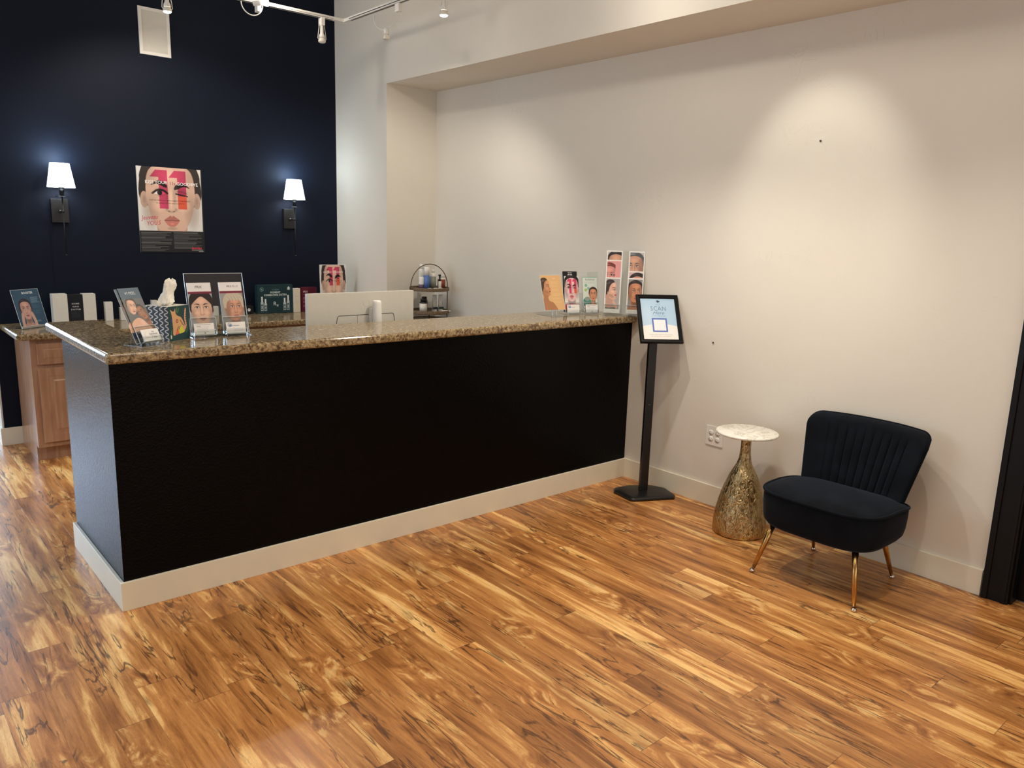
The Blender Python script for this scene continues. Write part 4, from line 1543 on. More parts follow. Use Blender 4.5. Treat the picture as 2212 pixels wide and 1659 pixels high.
for (a, b_, n, sd_) in ((0.012, 0.236, 15, 3), (0.252, 0.462, 13, 9)):
    r_ = random.Random(sd_)
    for i in range(n):
        z = 0.152 - i * 0.0098
        cv.stroke([(a, z), (b_ - r_.random() ** 2 * 0.13, z)], 0.0046, (132, 130, 126) if i % 4 == 0 else (92, 92, 92), 0.9, False)
cv.text('jeuveau', 0.385, 0.026, 0.030, (226, 60, 86), 'LEFT', 0.012, 0.85)
cv.stroke([(0.386, 0.019), (0.470, 0.019)], 0.005, (170, 168, 164), 0.9, False)
cv.stroke([(0.440, 0.008), (0.472, 0.008)], 0.004, (240, 240, 240), 0.9, False)
o = sheet('wall_poster', cv, 0.004, (200, 196, 190))
tag(o, 'square face poster with pink numeral and dark text strip on the dark wall', 'poster')
pose(o, (1.020, D - 0.0045, 1.377))

# ---- easel-backed copy of the poster behind the monitor
cv = Canvas(0.236, 0.42, 0.0018, (226, 222, 216))
wink_picture(cv, 0.004, 0.085, 0.228, 0.33)
eleven(cv, 0.055, 0.245, 0.175, 0.400)
cv.text('KISS YOUR 11s GOODBYE', 0.118, 0.352, 0.0165, (248, 246, 244), 'CENTER', 0.008, 0.95)
cv.stroke([(0.035, 0.283), (0.195, 0.283)], 0.0022, (90, 50, 52), 0.7, False)
cv.rect(0.004, 0.03, 0.232, 0.085, (218, 140, 150))
o = sheet('counter_poster', cv, 0.012, (236, 230, 222))
tag(o, 'small upright face poster with pink numeral standing on the back counter behind the monitor', 'poster')
pose(o, (2.325, 2.72, HC + 0.001), -4, 3)

# ---- left end of the bar: blue two-faces brochures
BZ = H + 0.0003


def peel_canvas():
    cv = Canvas(0.104, 0.244, 0.0013, (96, 98, 98))
    cv.rect(0, 0.196, 0.104, 0.244, (62, 88, 104))
    cv.clip = (0, 0.048, 0.104, 0.197)
    face_front(cv, 0.074, 0.130, 0.031, skin=(168, 114, 82), hair=(40, 32, 30), lip=(150, 80, 70), rot=0.45, turn=-0.5, neck=True)
    face_front(cv, 0.034, 0.158, 0.033, skin=(226, 178, 150), hair=(58, 44, 38), lip=(176, 84, 78), rot=-0.12, turn=0.9, neck=False, ears=False)
    cv.poly([(0.0, 0.048), (0.0, 0.08), (0.02, 0.10), (0.05, 0.108), (0.075, 0.085), (0.09, 0.048)], (222, 172, 144))
    cv.ell(0.06, 0.085, 0.016, 0.02, (240, 196, 170), 0.7, blur=1.0)
    cv.clip = None
    cv.rect(0, 0.020, 0.104, 0.048, (34, 52, 82))
    cv.text('VI PEEL', 0.052, 0.214, 0.0175, (225, 228, 230), 'CENTER', 0.0)
    cv.lines(0.012, 0.094, 0.042, 1, 0.004, 0.0015, (200, 204, 212))
    cv.lines(0.012, 0.040, 0.036, 3, 0.005, 0.0012, (150, 110, 120))
    cv.lines(0.060, 0.096, 0.036, 3, 0.005, 0.0012, (150, 110, 120))
    return cv


def card_canvas(kind):
    cv = Canvas(0.089, 0.051, 0.0012, (240, 236, 230))
    if kind == 'moon':
        cv.ell(0.024, 0.027, 0.013, 0.013, (226, 218, 212)); cv.ell(0.027, 0.028, 0.011, 0.011, (240, 236, 230))
        cv.text('Skin', 0.058, 0.036, 0.008, (90, 90, 120), 'CENTER', 0.0, 1, 0, 0.3)
        cv.text('Rainbow', 0.058, 0.025, 0.012, (60, 60, 100), 'CENTER', 0.004, 1, 0, 0.3)
        cv.text('7 days', 0.058, 0.011, 0.011, (70, 70, 110), 'CENTER', 0.002, 1, 0, 0.3)
    elif kind == 'lines':
        cv.lines(0.008, 0.080, 0.045, 1, 0.005, 0.0016, (110, 108, 108), seed=2, jitter=0.1)
        cv.lines(0.012, 0.036, 0.039, 1, 0.005, 0.0026, (120, 118, 130), seed=2)
        cv.lines(0.012, 0.080, 0.034, 5, 0.005, 0.0012, (168, 166, 164), seed=5)
        cv.ell(0.046, 0.006, 0.003, 0.003, (110, 110, 116))
    else:
        cv.ell(0.017, 0.038, 0.0095, 0.0095, (70, 84, 120)); cv.ell(0.0175, 0.038, 0.008, 0.008, (240, 236, 230))
        cv.ell(0.019, 0.036, 0.006, 0.006, (110, 140, 180)); cv.text('aesthetics', 0.026, 0.032, 0.0085, (110, 120, 140), 'LEFT')
        cv.lines(0.034, 0.080, 0.018, 3, 0.005, 0.0011, (178, 176, 176), seed=4)
    return cv


t_, F_ = holder('clear acrylic brochure holder at the left corner of the bar, leaning back', (0.166, 0.125, 1.118), 27, 26, BZ, 0.116, 0.10, [(0.0, 0.104, 0.07)], [(0.008, 0.090, 0.020, -0.004)])
pc = peel_canvas()
o = put(sheet('brochure', pc, 0.0015), F_, 0.0, 0.0, 0.0)
tag(o, 'front blue-topped brochure of two women cheek to cheek, left corner of the bar', 'brochure')
pc2 = peel_canvas()
o = put(sheet('brochure', pc2, 0.0015), F_, -0.014, 0.0045, -0.001)
tag(o, 'rear blue-topped brochure peeking out behind the front copy at the left corner of the bar', 'brochure')
o = put(sheet('business_card', card_canvas('moon'), 0.003), F_, 0.0095, -0.020, -0.003)
tag(o, 'pale appointment card with script lettering in front of the blue-topped brochure', 'card')

# ---- tissue box
TB = thing('tissue_box', 'square tissue box with black squiggle side and green cat side on the bar', 'tissue box', (0.312, 0.209, BZ), math.radians(32))
ts_, th_ = 0.130, 0.152
MB().box((0, 0, 0), (ts_, ts_, th_), bev=0.001).box((0.03, 0.045, th_ - 0.0001), (ts_ - 0.03, ts_ - 0.045, th_ + 0.0006), 1).build('carton', ['box_white', 'box_black'], TB)
# right (front) face: cat on green
cv = Canvas(ts_, th_, 0.0013, (34, 66, 68))
cat = (214, 164, 118)
cv.poly([(0.030, 0.035), (0.022, 0.10), (0.018, 0.122), (0.012, 0.138), (0.026, 0.130), (0.036, 0.130), (0.044, 0.142), (0.046, 0.120), (0.058, 0.108), (0.080, 0.098), (0.100, 0.062), (0.098, 0.034), (0.060, 0.028)], cat)
cv.poly([(0.024, 0.03), (0.030, 0.07), (0.046, 0.07), (0.040, 0.03), (0.034, 0.022)], cat)
cv.stroke([(0.092, 0.036), (0.108, 0.06), (0.102, 0.095), (0.108, 0.135)], 0.008, (222, 150, 122))
for k in range(7):
    cv.stroke([(0.101, 0.060 + k * 0.011), (0.111, 0.062 + k * 0.011)], 0.002, (240, 214, 190), 0.8, False)
cv.ell(0.052, 0.085, 0.007, 0.009, (150, 70, 60)); cv.ell(0.052, 0.085, 0.003, 0.004, (230, 180, 140))
cv.poly([(0.064, 0.03), (0.074, 0.062), (0.096, 0.036)], (206, 206, 66)); cv.poly([(0.040, 0.026), (0.050, 0.048), (0.062, 0.030)], (226, 110, 80))
for a in ((0.072, 0.088, 0.084, 0.072), (0.060, 0.060, 0.050, 0.044), (0.084, 0.070, 0.094, 0.062), (0.062, 0.048, 0.070, 0.060)):
    cv.stroke([(a[0], a[1]), (a[2], a[3])], 0.003, (30, 34, 44), 0.95, False)
for a in ((0.052, 0.125, 0.056, 0.148), (0.058, 0.122, 0.066, 0.140), (0.108, 0.03, 0.116, 0.05), (0.010, 0.02, 0.018, 0.05)):
    cv.stroke([(a[0], a[1]), (a[2], a[3])], 0.004, (96, 150, 84), 0.9, False)
cv.ell(0.018, 0.092, 0.005, 0.008, (60, 60, 140))
cv.rect(0.008, 0.010, 0.016, 0.026, (220, 216, 190))
o = sheet('cat_panel', cv, 0.0004, (34, 66, 68), TB); o.location = (0, -0.0006, 0)
# left face: cream squiggles on black
cv = Canvas(ts_, th_, 0.0013, (26, 26, 32))
for k in range(5):
    x = 0.010 + k * 0.0275
    pts = []
    for j in range(14):
        z = -0.006 + j * 0.0122
        sg = 1 if j % 2 else -1
        am = 0.0085 + 0.0022 * math.sin(j * 2.1 + k * 1.3)
        pts += [(x + sg * am * 0.75, z - 0.0030), (x + sg * am, z), (x + sg * am * 0.75, z + 0.0030)]
    cv.stroke(pts, 0.0042, (232, 220, 206))
o = sheet('squiggle_panel', cv, 0.0004, (26, 26, 32), TB); o.location = (-0.0006, ts_, 0); o.rotation_euler = (0, 0, -PI / 2)
# crumpled tissue rising from the slot
bm = bmesh.new()
rows = []
hts = [0.0, 0.012, 0.028, 0.046, 0.064, 0.080, 0.094, 0.104, 0.110]
wds = [0.036, 0.044, 0.037, 0.031, 0.029, 0.031, 0.033, 0.028, 0.014]
offs = [0.0, 0.002, 0.003, 0.005, 0.008, 0.012, 0.014, 0.016, 0.018]
r_ = random.Random(5)
for h_, w_, of in zip(hts, wds, offs):
    row = []
    for k in range(28):
        a = 2 * PI * k / 28
        rr = w_ * (1 + 0.16 * math.sin(3 * a + h_ * 40) + 0.10 * math.sin(7 * a + h_ * 90) + 0.05 * r_.uniform(-1, 1))
        row.append(bm.verts.new((ts_ / 2 + of + rr * math.cos(a), ts_ / 2 - of + rr * 0.55 * math.sin(a), th_ + h_ + (0.010 * math.sin(2 * a + 1) if h_ > 0.05 else 0) + r_.uniform(-1, 1) * 0.0015)))
    rows.append(row)
for i in range(len(rows) - 1):
    for k in range(28):
        bm.faces.new([rows[i][k], rows[i][(k + 1) % 28], rows[i + 1][(k + 1) % 28], rows[i + 1][k]])
bm.faces.new(rows[-1]); bm.faces.new(rows[0][::-1])
MB().frombm(bm, 0, False).build('tissue', 'tissue', TB)

# ---- two-pocket holder with the two large portraits
t_, F_ = holder('clear acrylic two-pocket holder with tall clear sheet beside the tissue box', (0.432, 0.278, 1.118), -3, 16, BZ, 0.268, 0.284,
                [(0.004, 0.106, 0.075), (0.146, 0.106, 0.075)], [(0.006, 0.092, 0.022, -0.008), (0.150, 0.092, 0.022, -0.008)])


def portrait_canvas(plus):
    cv = Canvas(0.106, 0.238, 0.0013, (176, 176, 180) if not plus else (158, 154, 152))
    if not plus:
        face_front(cv, 0.054, 0.110, 0.070, skin=(222, 180, 156), hair=(40, 30, 30), lip=(186, 124, 116), hairstyle='part', sx=0.98, neck=True)
    else:
        face_front(cv, 0.062, 0.112, 0.058, skin=(204, 150, 124), hair=(196, 184, 164), lip=(186, 112, 104), hairstyle='short', turn=0.4, neck=True, brow=(130, 104, 84), nk=(60, 50, 52))
    cv.rect(0, 0.196, 0.106, 0.238, (238, 234, 232))
    cv.rect(0, 0.186, 0.106, 0.196, (122, 34, 58))
    if not plus:
        cv.text('PRX', 0.050, 0.212, 0.017, (60, 56, 58), 'CENTER', 0.0, 1.0)
    else:
        cv.text('PRX', 0.036, 0.214, 0.013, (70, 66, 68), 'LEFT', 0.0, 1.0)
        cv.text('PLUS', 0.062, 0.214, 0.013, (140, 136, 138), 'LEFT', 0.0, 1.0)
    return cv


o = put(sheet('brochure', portrait_canvas(False), 0.004), F_, 0.004, 0.0, 0.0)
tag(o, 'brochure of a dark-haired woman under a white and burgundy header, beside the tissue box', 'brochure')
o = put(sheet('brochure', portrait_canvas(True), 0.004), F_, 0.146, 0.0, 0.0)
tag(o, 'brochure of a woman with short grey-blond hair in the right pocket of the two-pocket holder', 'brochure')
o = put(sheet('business_card', card_canvas('lines'), 0.004), F_, 0.0075, -0.020, -0.006)
tag(o, 'pale card printed with small text lines below the dark-haired woman brochure', 'card')
o = put(sheet('business_card', card_canvas('logo'), 0.004), F_, 0.1515, -0.020, -0.006)
tag(o, 'white card with round blue logo below the grey-blond woman brochure', 'card')

# ---- right end of the bar
cv = Canvas(0.153, 0.228, 0.0014, (214, 172, 120))
face_side(cv, 0.030, 0.140, 0.060, skin=(192, 134, 94), hair=(74, 58, 46), lip=(132, 66, 52), top=None)
cv.text('peels', 0.100, 0.205, 0.010, (240, 226, 200), 'CENTER')
for z, n, sd_ in ((0.186, 3, 1), (0.160, 2, 2), (0.135, 2, 6), (0.108, 3, 7), (0.078, 2, 8), (0.055, 2, 9)):
    cv.lines(0.074, 0.142, z, n, 0.007, 0.0016, (236, 204, 158), seed=sd_, a=0.7)
fl = thing('flyer_stand', 'clear stand of the tan flyer on the right part of the bar', 'flyer stand', (2.600, 0.240, BZ), math.radians(-11))
PM = Matrix.Translation((2.600, 0.240, BZ)) @ Matrix.Rotation(math.radians(-11), 4, 'Z')
F_ = frame_matrix((2.600, 0.240, 1.140), -11, 21)
m = MB(); plate(m, (-0.003, 0.0018, -0.004), (0.156, 0.0038, 0.231)); in_frame(m.build('back_panel', ['acrylic', 'acr_glint'], None), fl, PM, F_)
m = MB(); m.box((0.01, -0.07, 0.0003), (0.145, 0.11, 0.0025)).box((0.055, 0.0, 0.0025), (0.058, 0.010, 0.036), 1).box((0.085, 0.0, 0.0025), (0.088, 0.010, 0.036), 1)
m.build('foot', ['acrylic', 'acr_glint'], fl)
o = put(sheet('flyer', cv, 0.0015), F_)
tag(o, 'tan flyer with a woman in profile leaning back on the right part of the bar', 'flyer')

YW = -18
t_, F_ = holder('clear acrylic two-pocket holder with tall clear sheet near the right wall', (2.795, 0.262, 1.120), YW, 10, BZ, 0.262, 0.262,
                [(0.004, 0.104, 0.06), (0.140, 0.104, 0.06)], [(0.008, 0.092, 0.020, -0.010), (0.144, 0.092, 0.020, -0.010)])
cv = Canvas(0.104, 0.262, 0.0013, (24, 24, 28))
cv.text('BEFORE', 0.052, 0.250, 0.008, (230, 226, 220), 'CENTER', 0.01)
cv.text('AFTER', 0.052, 0.236, 0.012, (240, 238, 232), 'CENTER', 0.015)
o = put(sheet('brochure', cv, 0.0015, (24, 24, 28)), F_, -0.004, 0.005, 0.0)
tag(o, 'black-topped brochure standing behind the brochure with the pink numeral near the right wall', 'brochure')
cv = Canvas(0.104, 0.230, 0.0013, (228, 222, 216))
cv.clip = (0, 0.03, 0.104, 0.230)
face_front(cv, 0.052, 0.142, 0.078, skin=(226, 190, 186), hair=(40, 32, 36), lip=(206, 112, 124), wink=True, pout=1.6, sx=0.92, neck=True, feat=1.5)
cv.clip = None
eleven(cv, 0.018, 0.118, 0.088, 0.212)
cv.rect(0, 0.008, 0.104, 0.048, (204, 52, 94)); cv.rect(0.078, 0.008, 0.104, 0.048, (208, 84, 78), 0.6)
cv.rect(0, 0, 0.104, 0.008, (30, 26, 34))
cv.text('jeuveau', 0.052, 0.026, 0.020, (250, 236, 236), 'CENTER', 0.01)
cv.lines(0.02, 0.086, 0.016, 1, 0.004, 0.0015, (240, 200, 206), jitter=0.05)
o = put(sheet('brochure', cv, 0.003), F_, 0.004, 0.0, 0.0)
tag(o, 'brochure of a pouting face under a pink numeral with pink band, near the right wall', 'brochure')
cv = Canvas(0.104, 0.226, 0.0013, (216, 226, 216))
cv.rect(0, 0.222, 0.104, 0.226, (110, 170, 150))
cv.text('BioRePeel', 0.052, 0.203, 0.017, (150, 152, 148), 'CENTER', 0.008)
cv.lines(0.010, 0.090, 0.192, 2, 0.006, 0.0014, (170, 180, 172), jitter=0.1)
for (a, b_, c_) in ((0.022, 0.170, (120, 176, 152)), (0.040, 0.150, (130, 184, 156)), (0.020, 0.140, (160, 190, 110))):
    cv.poly([(a + 0.011 * math.cos(q * PI / 3), b_ + 0.011 * math.sin(q * PI / 3)) for q in range(6)], c_, 0.9, None, False)
cv.clip = (0, 0.018, 0.104, 0.2)
cv.ell(0.028, 0.060, 0.030, 0.034, (70, 140, 124)); cv.ell(0.03, 0.082, 0.02, 0.014, (150, 160, 150))
face_front(cv, 0.074, 0.108, 0.040, skin=(214, 150, 116), hair=(60, 44, 40), lip=(180, 90, 80), neck=True)
for k in range(3):
    cv.stroke([(0.060 + 0.006 * k, 0.022), (0.066 + 0.006 * k, 0.062)], 0.006, (224, 166, 132))
for k in range(3):
    cv.rect(0.006 + k * 0.014, 0.022, 0.016 + k * 0.014, 0.038, (236, 232, 226)); cv.rect(0.006 + k * 0.014, 0.036, 0.016 + k * 0.014, 0.041, (30, 34, 38))
cv.clip = None
o = put(sheet('brochure', cv, 0.003), F_, 0.140, 0.0, 0.0)
tag(o, 'pale green brochure with small portrait and hexagons, near the right wall', 'brochure')
o = put(sheet('business_card', card_canvas('logo'), 0.004), F_, 0.0095, -0.020, -0.008)
tag(o, 'white card with round logo below the pink-banded brochure near the right wall', 'card')
o = put(sheet('business_card', card_canvas('lines'), 0.004), F_, 0.1455, -0.020, -0.008)
tag(o, 'pale text card below the green brochure near the right wall', 'card')

# six-pocket rack
RP = (2.988, 0.100, 1.122)
RYAW, RLEAN = -50, 4
rk = thing('brochure_rack', 'tall clear six-pocket brochure rack at the right end of the bar', 'brochure rack', (RP[0], RP[1], BZ), math.radians(RYAW))
PM = Matrix.Translation((RP[0], RP[1], BZ)) @ Matrix.Rotation(math.radians(RYAW), 4, 'Z')
F_ = frame_matrix(RP, RYAW, RLEAN)
m = MB(); plate(m, (-0.006, 0.028, -0.004), (0.250, 0.030, 0.402))
in_frame(m.build('back_panel', ['acrylic', 'acr_glint'], None), rk, PM, F_)
slots = [(0.0, 0.0, 0.0), (0.0, 0.009, 0.112), (0.0, 0.018, 0.172), (0.143, 0.0, 0.0), (0.143, 0.009, 0.045), (0.143, 0.018, 0.172)]
for (dx, dy, dz) in slots:
    m = MB(); plate(m, (dx - 0.002, dy - 0.0035, dz - 0.003), (dx + 0.104, dy - 0.0022, dz + 0.055))
    m.box((dx - 0.002, dy - 0.0022, dz - 0.003), (dx + 0.104, dy + 0.006, dz - 0.0015))
    in_frame(m.build('brochure_pocket', ['acrylic', 'acr_glint'], None), rk, PM, F_)
m = MB(); m.box((-0.006, -0.012, 0.0003), (0.250, 0.045, 0.003)).box((-0.004, 0.02, 0.003), (0.0, 0.03, 0.018)).box((0.244, 0.02, 0.003), (0.248, 0.03, 0.018))
m.build('foot', ['acrylic', 'acr_glint'], rk)


def rack_canvas(k):
    bgs = [(176, 170, 168), (226, 158, 156), (190, 188, 184), (150, 144, 142), (212, 186, 180), (196, 196, 198)]
    cv = Canvas(0.102, 0.228, 0.0013, (240, 237, 231))
    x0, z0, x1, z1 = 0.007, 0.026, 0.095, 0.220
    cv.rect(x0, z0, x1, z1, bgs[k])
    cv.clip = (x0, z0, x1, z1)
    if k == 0:
        face_side(cv, 0.040, 0.135, 0.066, skin=(226, 178, 156), hair=(66, 58, 58), top=(104, 108, 106), hand=True)
    elif k == 1:
        cv.poly([(x0, 0.150), (0.05, 0.200), (0.064, 0.17), (0.062, 0.10), (0.04, 0.06), (x0, 0.05)], (216, 208, 204))
        face_front(cv, 0.020, 0.120, 0.070, skin=(216, 150, 142), hair=(120, 66, 62), neck=True, hairstyle='back')
        cv.rect(0.060, z0, x1, z1, (226, 158, 156))
        cv.ell(0.046, 0.132, 0.012, 0.006, (60, 30, 34))
        cv.ell(0.046, 0.132, 0.004, 0.004, (230, 210, 200))
    elif k == 2:
        face_front(cv, 0.060, 0.135, 0.072, skin=(206, 158, 130), hair=(52, 50, 52), neck=True)
    elif k == 3:
        face_front(cv, 0.052, 0.135, 0.062, skin=(206, 142, 108), hair=(58, 50, 50), turn=0.6, neck=True, ears=False)
    elif k == 4:
        face_front(cv, 0.062, 0.125, 0.072, skin=(216, 160, 138), hair=(54, 50, 52), turn=0.3, neck=True)
    else:
        face_front(cv, 0.036, 0.118, 0.082, skin=(206, 158, 134), hair=(92, 96, 100), turn=-0.3, neck=True, hairstyle='back')
    cv.clip = None
    cv.lines(0.012, 0.090, 0.016, 2, 0.006, 0.0013, (190, 184, 180), jitter=0.2, seed=k)
    return cv


rlab = ['brochure of a woman in profile, bottom left pocket of the tall rack', 'pink brochure with half a face, middle left pocket of the tall rack',
        'brochure showing dark parted hair and forehead, top left pocket of the tall rack', 'brochure of a dark-haired woman, bottom right pocket of the tall rack',
        'brochure of which a low strip shows, middle right pocket of the tall rack', 'brochure of a woman with grey-sheen hair, top right pocket of the tall rack']
for k, (dx, dy, dz) in enumerate(slots):
    cv = rack_canvas(k)
    if k in (0, 1):
        o2 = put(sheet('brochure', cv, 0.0012), F_, dx + 0.001, dy + 0.0002, dz)
        o2['label'] = rlab[k]; o2['category'] = 'brochure'; o2['group'] = 'brochures in the tall rack'
        cb = rack_canvas(k)
        continue
    o2 = put(sheet('brochure', cv, 0.0012), F_, dx + 0.001, dy + 0.0002, dz)
    tag(o2, rlab[k], 'brochure', 'brochures in the tall rack')

# ---- notice in the sign stand
cv = Canvas(0.2180, 0.2820, 0.0016, (176, 204, 226))
cv.poly([(0, 0), (0.218, 0), (0.218, 0.092), (0.16, 0.104), (0.109, 0.108), (0.06, 0.104), (0, 0.090)], (238, 232, 226), 1, None, False)
cv.ell(0.05, 0.16, 0.07, 0.09, (196, 216, 234), 0.6, blur=1.0)
cv.ell(0.111, 0.262, 0.007, 0.008, (44, 60, 84)); cv.ell(0.116, 0.262, 0.008, 0.005, (60, 80, 110)); cv.stroke([(0.098, 0.262), (0.106, 0.270)], 0.002, (90, 110, 140))
cv.stroke([(0.098, 0.242), (0.126, 0.246)], 0.0025, (120, 146, 178), 0.8); cv.stroke([(0.100, 0.233), (0.124, 0.235)], 0.002, (120, 146, 178), 0.7)
cv.stroke([(0.008, 0.271), (0.075, 0.271)], 0.0014, (140, 166, 196), 0.8, False); cv.stroke([(0.145, 0.271), (0.21, 0.271)], 0.0014, (140, 166, 196), 0.8, False)
cv.text('SCAN', 0.110, 0.198, 0.044, (110, 130, 156), 'CENTER', -0.004, 0.82, 0, 0, 1.1)
cv.text('Here', 0.106, 0.172, 0.032, (92, 120, 156), 'CENTER', -0.004, 1.1, 0, 0.45)
cv.text('FOR CHECK-IN', 0.108, 0.158, 0.0095, (110, 134, 166), 'CENTER', 0.0, 1, 0, 0, 1.3)
cv.rect(0.062, 0.052, 0.156, 0.146, (88, 110, 184)); cv.rect(0.0715, 0.0610, 0.1465, 0.1360, (236, 234, 236))
cv.text('PLEASE CHECK IN WITH YOUR PHONE', 0.109, 0.031, 0.0082, (176, 172, 168), 'CENTER')
cv.text('WE WILL BE WITH YOU SHORTLY', 0.109, 0.019, 0.0082, (176, 172, 168), 'CENTER')
o = sheet('notice', cv, 0.001, (230, 230, 230))
in_frame(o, ss, Mss, SIGN_M @ Matrix.Translation((0.0235, 0.0022, 0.024)))
o['label'] = 'pale blue printed notice in the black frame'

# ---- blue flyer at the left of the back counter
cv = Canvas(0.208, 0.262, 0.0022, (44, 74, 98))
cv.ell(0.06, 0.13, 0.12, 0.16, (60, 92, 116), 0.5, blur=1.0)
cv.clip = (0, 0, 0.208, 0.262)
face_front(cv, 0.072, 0.120, 0.062, skin=(196, 152, 138), hair=(44, 40, 48), lip=(150, 84, 86), neck=True, ears=False)
for sg in (-1, 1):
    cv.stroke([(0.072 + sg * 0.050, 0.0), (0.072 + sg * 0.046, 0.05), (0.072 + sg * 0.036, 0.095)], 0.022, (200, 158, 144))
cv.clip = None
cv.text('BOOSTER', 0.118, 0.232, 0.020, (226, 230, 232), 'CENTER', 0.02, 1.0)
cv.lines(0.130, 0.195, 0.205, 6, 0.007, 0.0022, (170, 188, 200), seed=3, a=0.8)
cv.lines(0.130, 0.190, 0.150, 3, 0.008, 0.0018, (96, 126, 148), seed=4, a=0.7)
cv.lines(0.130, 0.190, 0.110, 3, 0.008, 0.0018, (96, 126, 148), seed=8, a=0.7)
cv.lines(0.120, 0.185, 0.045, 2, 0.007, 0.0020, (196, 206, 212), seed=2, a=0.8)
cv.rect(0, 0.0, 0.208, 0.006, (150, 150, 146))
bf = thing('flyer_stand', 'clear slanted stand of the dark blue flyer at the left end of the back counter', 'flyer stand', (0.140, 2.730, HC + 0.0003), math.radians(34))
PM = Matrix.Translation((0.140, 2.730, HC + 0.0003)) @ Matrix.Rotation(math.radians(34), 4, 'Z')
F_ = frame_matrix((0.140, 2.730, HC + 0.006), 34, 16)
m = MB(); plate(m, (-0.004, 0.0018, -0.0030), (0.212, 0.0040, 0.264)); plate(m, (-0.004, -0.0028, -0.0030), (0.212, -0.0010, 0.012))
in_frame(m.build('back_panel', ['acrylic', 'acr_glint'], None), bf, PM, F_)
MB().box((-0.004, 0.0, 0.0), (0.212, 0.09, 0.002)).build('foot', ['acrylic', 'acr_glint'], bf)
o = put(sheet('flyer', cv, 0.0012, (44, 74, 98)), F_)
tag(o, 'dark blue flyer of a woman holding her face, left end of the back counter', 'flyer')


# ---- cartons on the back counter
def carton(name, label, x0, x1, z1, y, dep, m, cat='box', draw=None, yaw=0.0, bg=None, extra=None, group=None):
    t = thing(name, label, cat, (x0, y, HC + 0.0004), math.radians(yaw), group)
    w, h = x1 - x0, z1 - HC
    MB().box((0, 0.0006, 0), (w, dep, h), bev=0.0012).build('carton', m, t)
    if draw:
        cv = Canvas(w - 0.004, h - 0.004, 0.0016 if w < 0.2 else 0.0022, bg)
        draw(cv, w - 0.004, h - 0.004)
        o = sheet('front_print', cv, 0.0004, bg, t)
        o.location = (0.002, 0.0, 0.002)
    return t


YB = 2.98


def d_home(cv, w, h):
    for i, s_ in enumerate(('HOME', 'HAIR', 'SYSTEM')):
        cv.text(s_, w / 2, h * 0.66 - i * 0.021, 0.0145, (232, 232, 232), 'CENTER', 0.014, 1.0, 0, 0, 1.35)
    cv.lines(w * 0.15, w * 0.85, h * 0.40, 5, 0.010, 0.0018, (92, 94, 100), seed=4)


def d_small(cv, w, h):
    cv.lines(w * 0.3, w * 0.85, h * 0.62, 1, 0.005, 0.0014, (170, 166, 160))


def d_teal(cv, w, h):
    T_ = (216, 226, 222)
    cv.text('VI DERM', w / 2, h - 0.045, 0.016, (120, 150, 150), 'CENTER', 0.0)
    cv.text('PIGMENT', w / 2, h - 0.070, 0.022, T_, 'CENTER', 0.02)
    cv.text('CORRECTING SYSTEM', w / 2, h - 0.091, 0.022, T_, 'CENTER', 0.02, 0.92)
    cv.stroke([(w * 0.22, h - 0.102), (w * 0.78, h - 0.102)], 0.0022, (110, 140, 140), 0.8, False)
    cv.text('R', w * 0.48, 0.066, 0.046, T_, 'CENTER', 0.008)
    cv.text('x', w * 0.56, 0.056, 0.036, T_, 'CENTER', 0.008)
    cv.ell(0.036, h - 0.036, 0.017, 0.017, (130, 160, 160)); cv.ell(0.036, h - 0.036, 0.014, 0.014, (24, 54, 60)); cv.stroke([(0.026, h - 0.030), (0.046, h - 0.042)], 0.003, (170, 190, 190)); cv.stroke([(0.036, h - 0.028), (0.036, h - 0.046)], 0.003, (170, 190, 190))
    cv.ell(w - 0.034, h - 0.030, 0.013, 0.010, T_); cv.ell(w - 0.034, h - 0.022, 0.006, 0.008, T_); cv.stroke([(w - 0.046, h - 0.042), (w - 0.022, h - 0.042)], 0.003, T_)
    for bx, bh in ((0.036, 0.118), (0.066, 0.098), (w - 0.072, 0.104), (w - 0.040, 0.126)):
        cv.rect(bx - 0.012, 0.024, bx + 0.012, 0.024 + bh * 0.62, (196, 204, 202))
        cv.rect(bx - 0.007, 0.024 + bh * 0.62, bx + 0.007, 0.024 + bh, (232, 234, 230))
        cv.rect(bx - 0.009, 0.030, bx + 0.009, 0.024 + bh * 0.45, (60, 84, 90))
        cv.rect(bx - 0.005, 0.040, bx + 0.005, 0.024 + bh * 0.35, (180, 190, 188))
    cv.lines(0.02, 0.09, 0.014, 1, 0.005, 0.002, (100, 130, 130)); cv.lines(w - 0.09, w - 0.02, 0.014, 1, 0.005, 0.002, (100, 130, 130))


def d_cream(cv, w, h):
    cv.lines(w * 0.25, w * 0.8, h * 0.68, 1, 0.005, 0.0018, (178, 166, 146)); cv.lines(w * 0.25, w * 0.8, h * 0.50, 4, 0.010, 0.0018, (178, 166, 146), seed=3)


def d_burg(cv, w, h):
    cv.text('PRX', 0.016, h - 0.042, 0.024, (226, 206, 210), 'LEFT', 0.012)
    cv.lines(0.016, 0.06, h - 0.055, 1, 0.006, 0.003, (190, 140, 152))
    for z in (h - 0.085, h - 0.115, h - 0.150):
        cv.lines(0.016, 0.060, z, 3, 0.0075, 0.0034, (200, 150, 162), seed=int(z * 999))


def d_dev(cv, w, h):
    cv.ell(w * 0.64, h * 0.55, 0.013, 0.013, (230, 230, 228)); cv.ell(w * 0.64, h * 0.55, 0.0045, 0.0055, (180, 180, 180))
    cv.lines(w * 0.1, w * 0.35, h * 0.30, 1, 0.004, 0.002, (110, 110, 110), jitter=0)


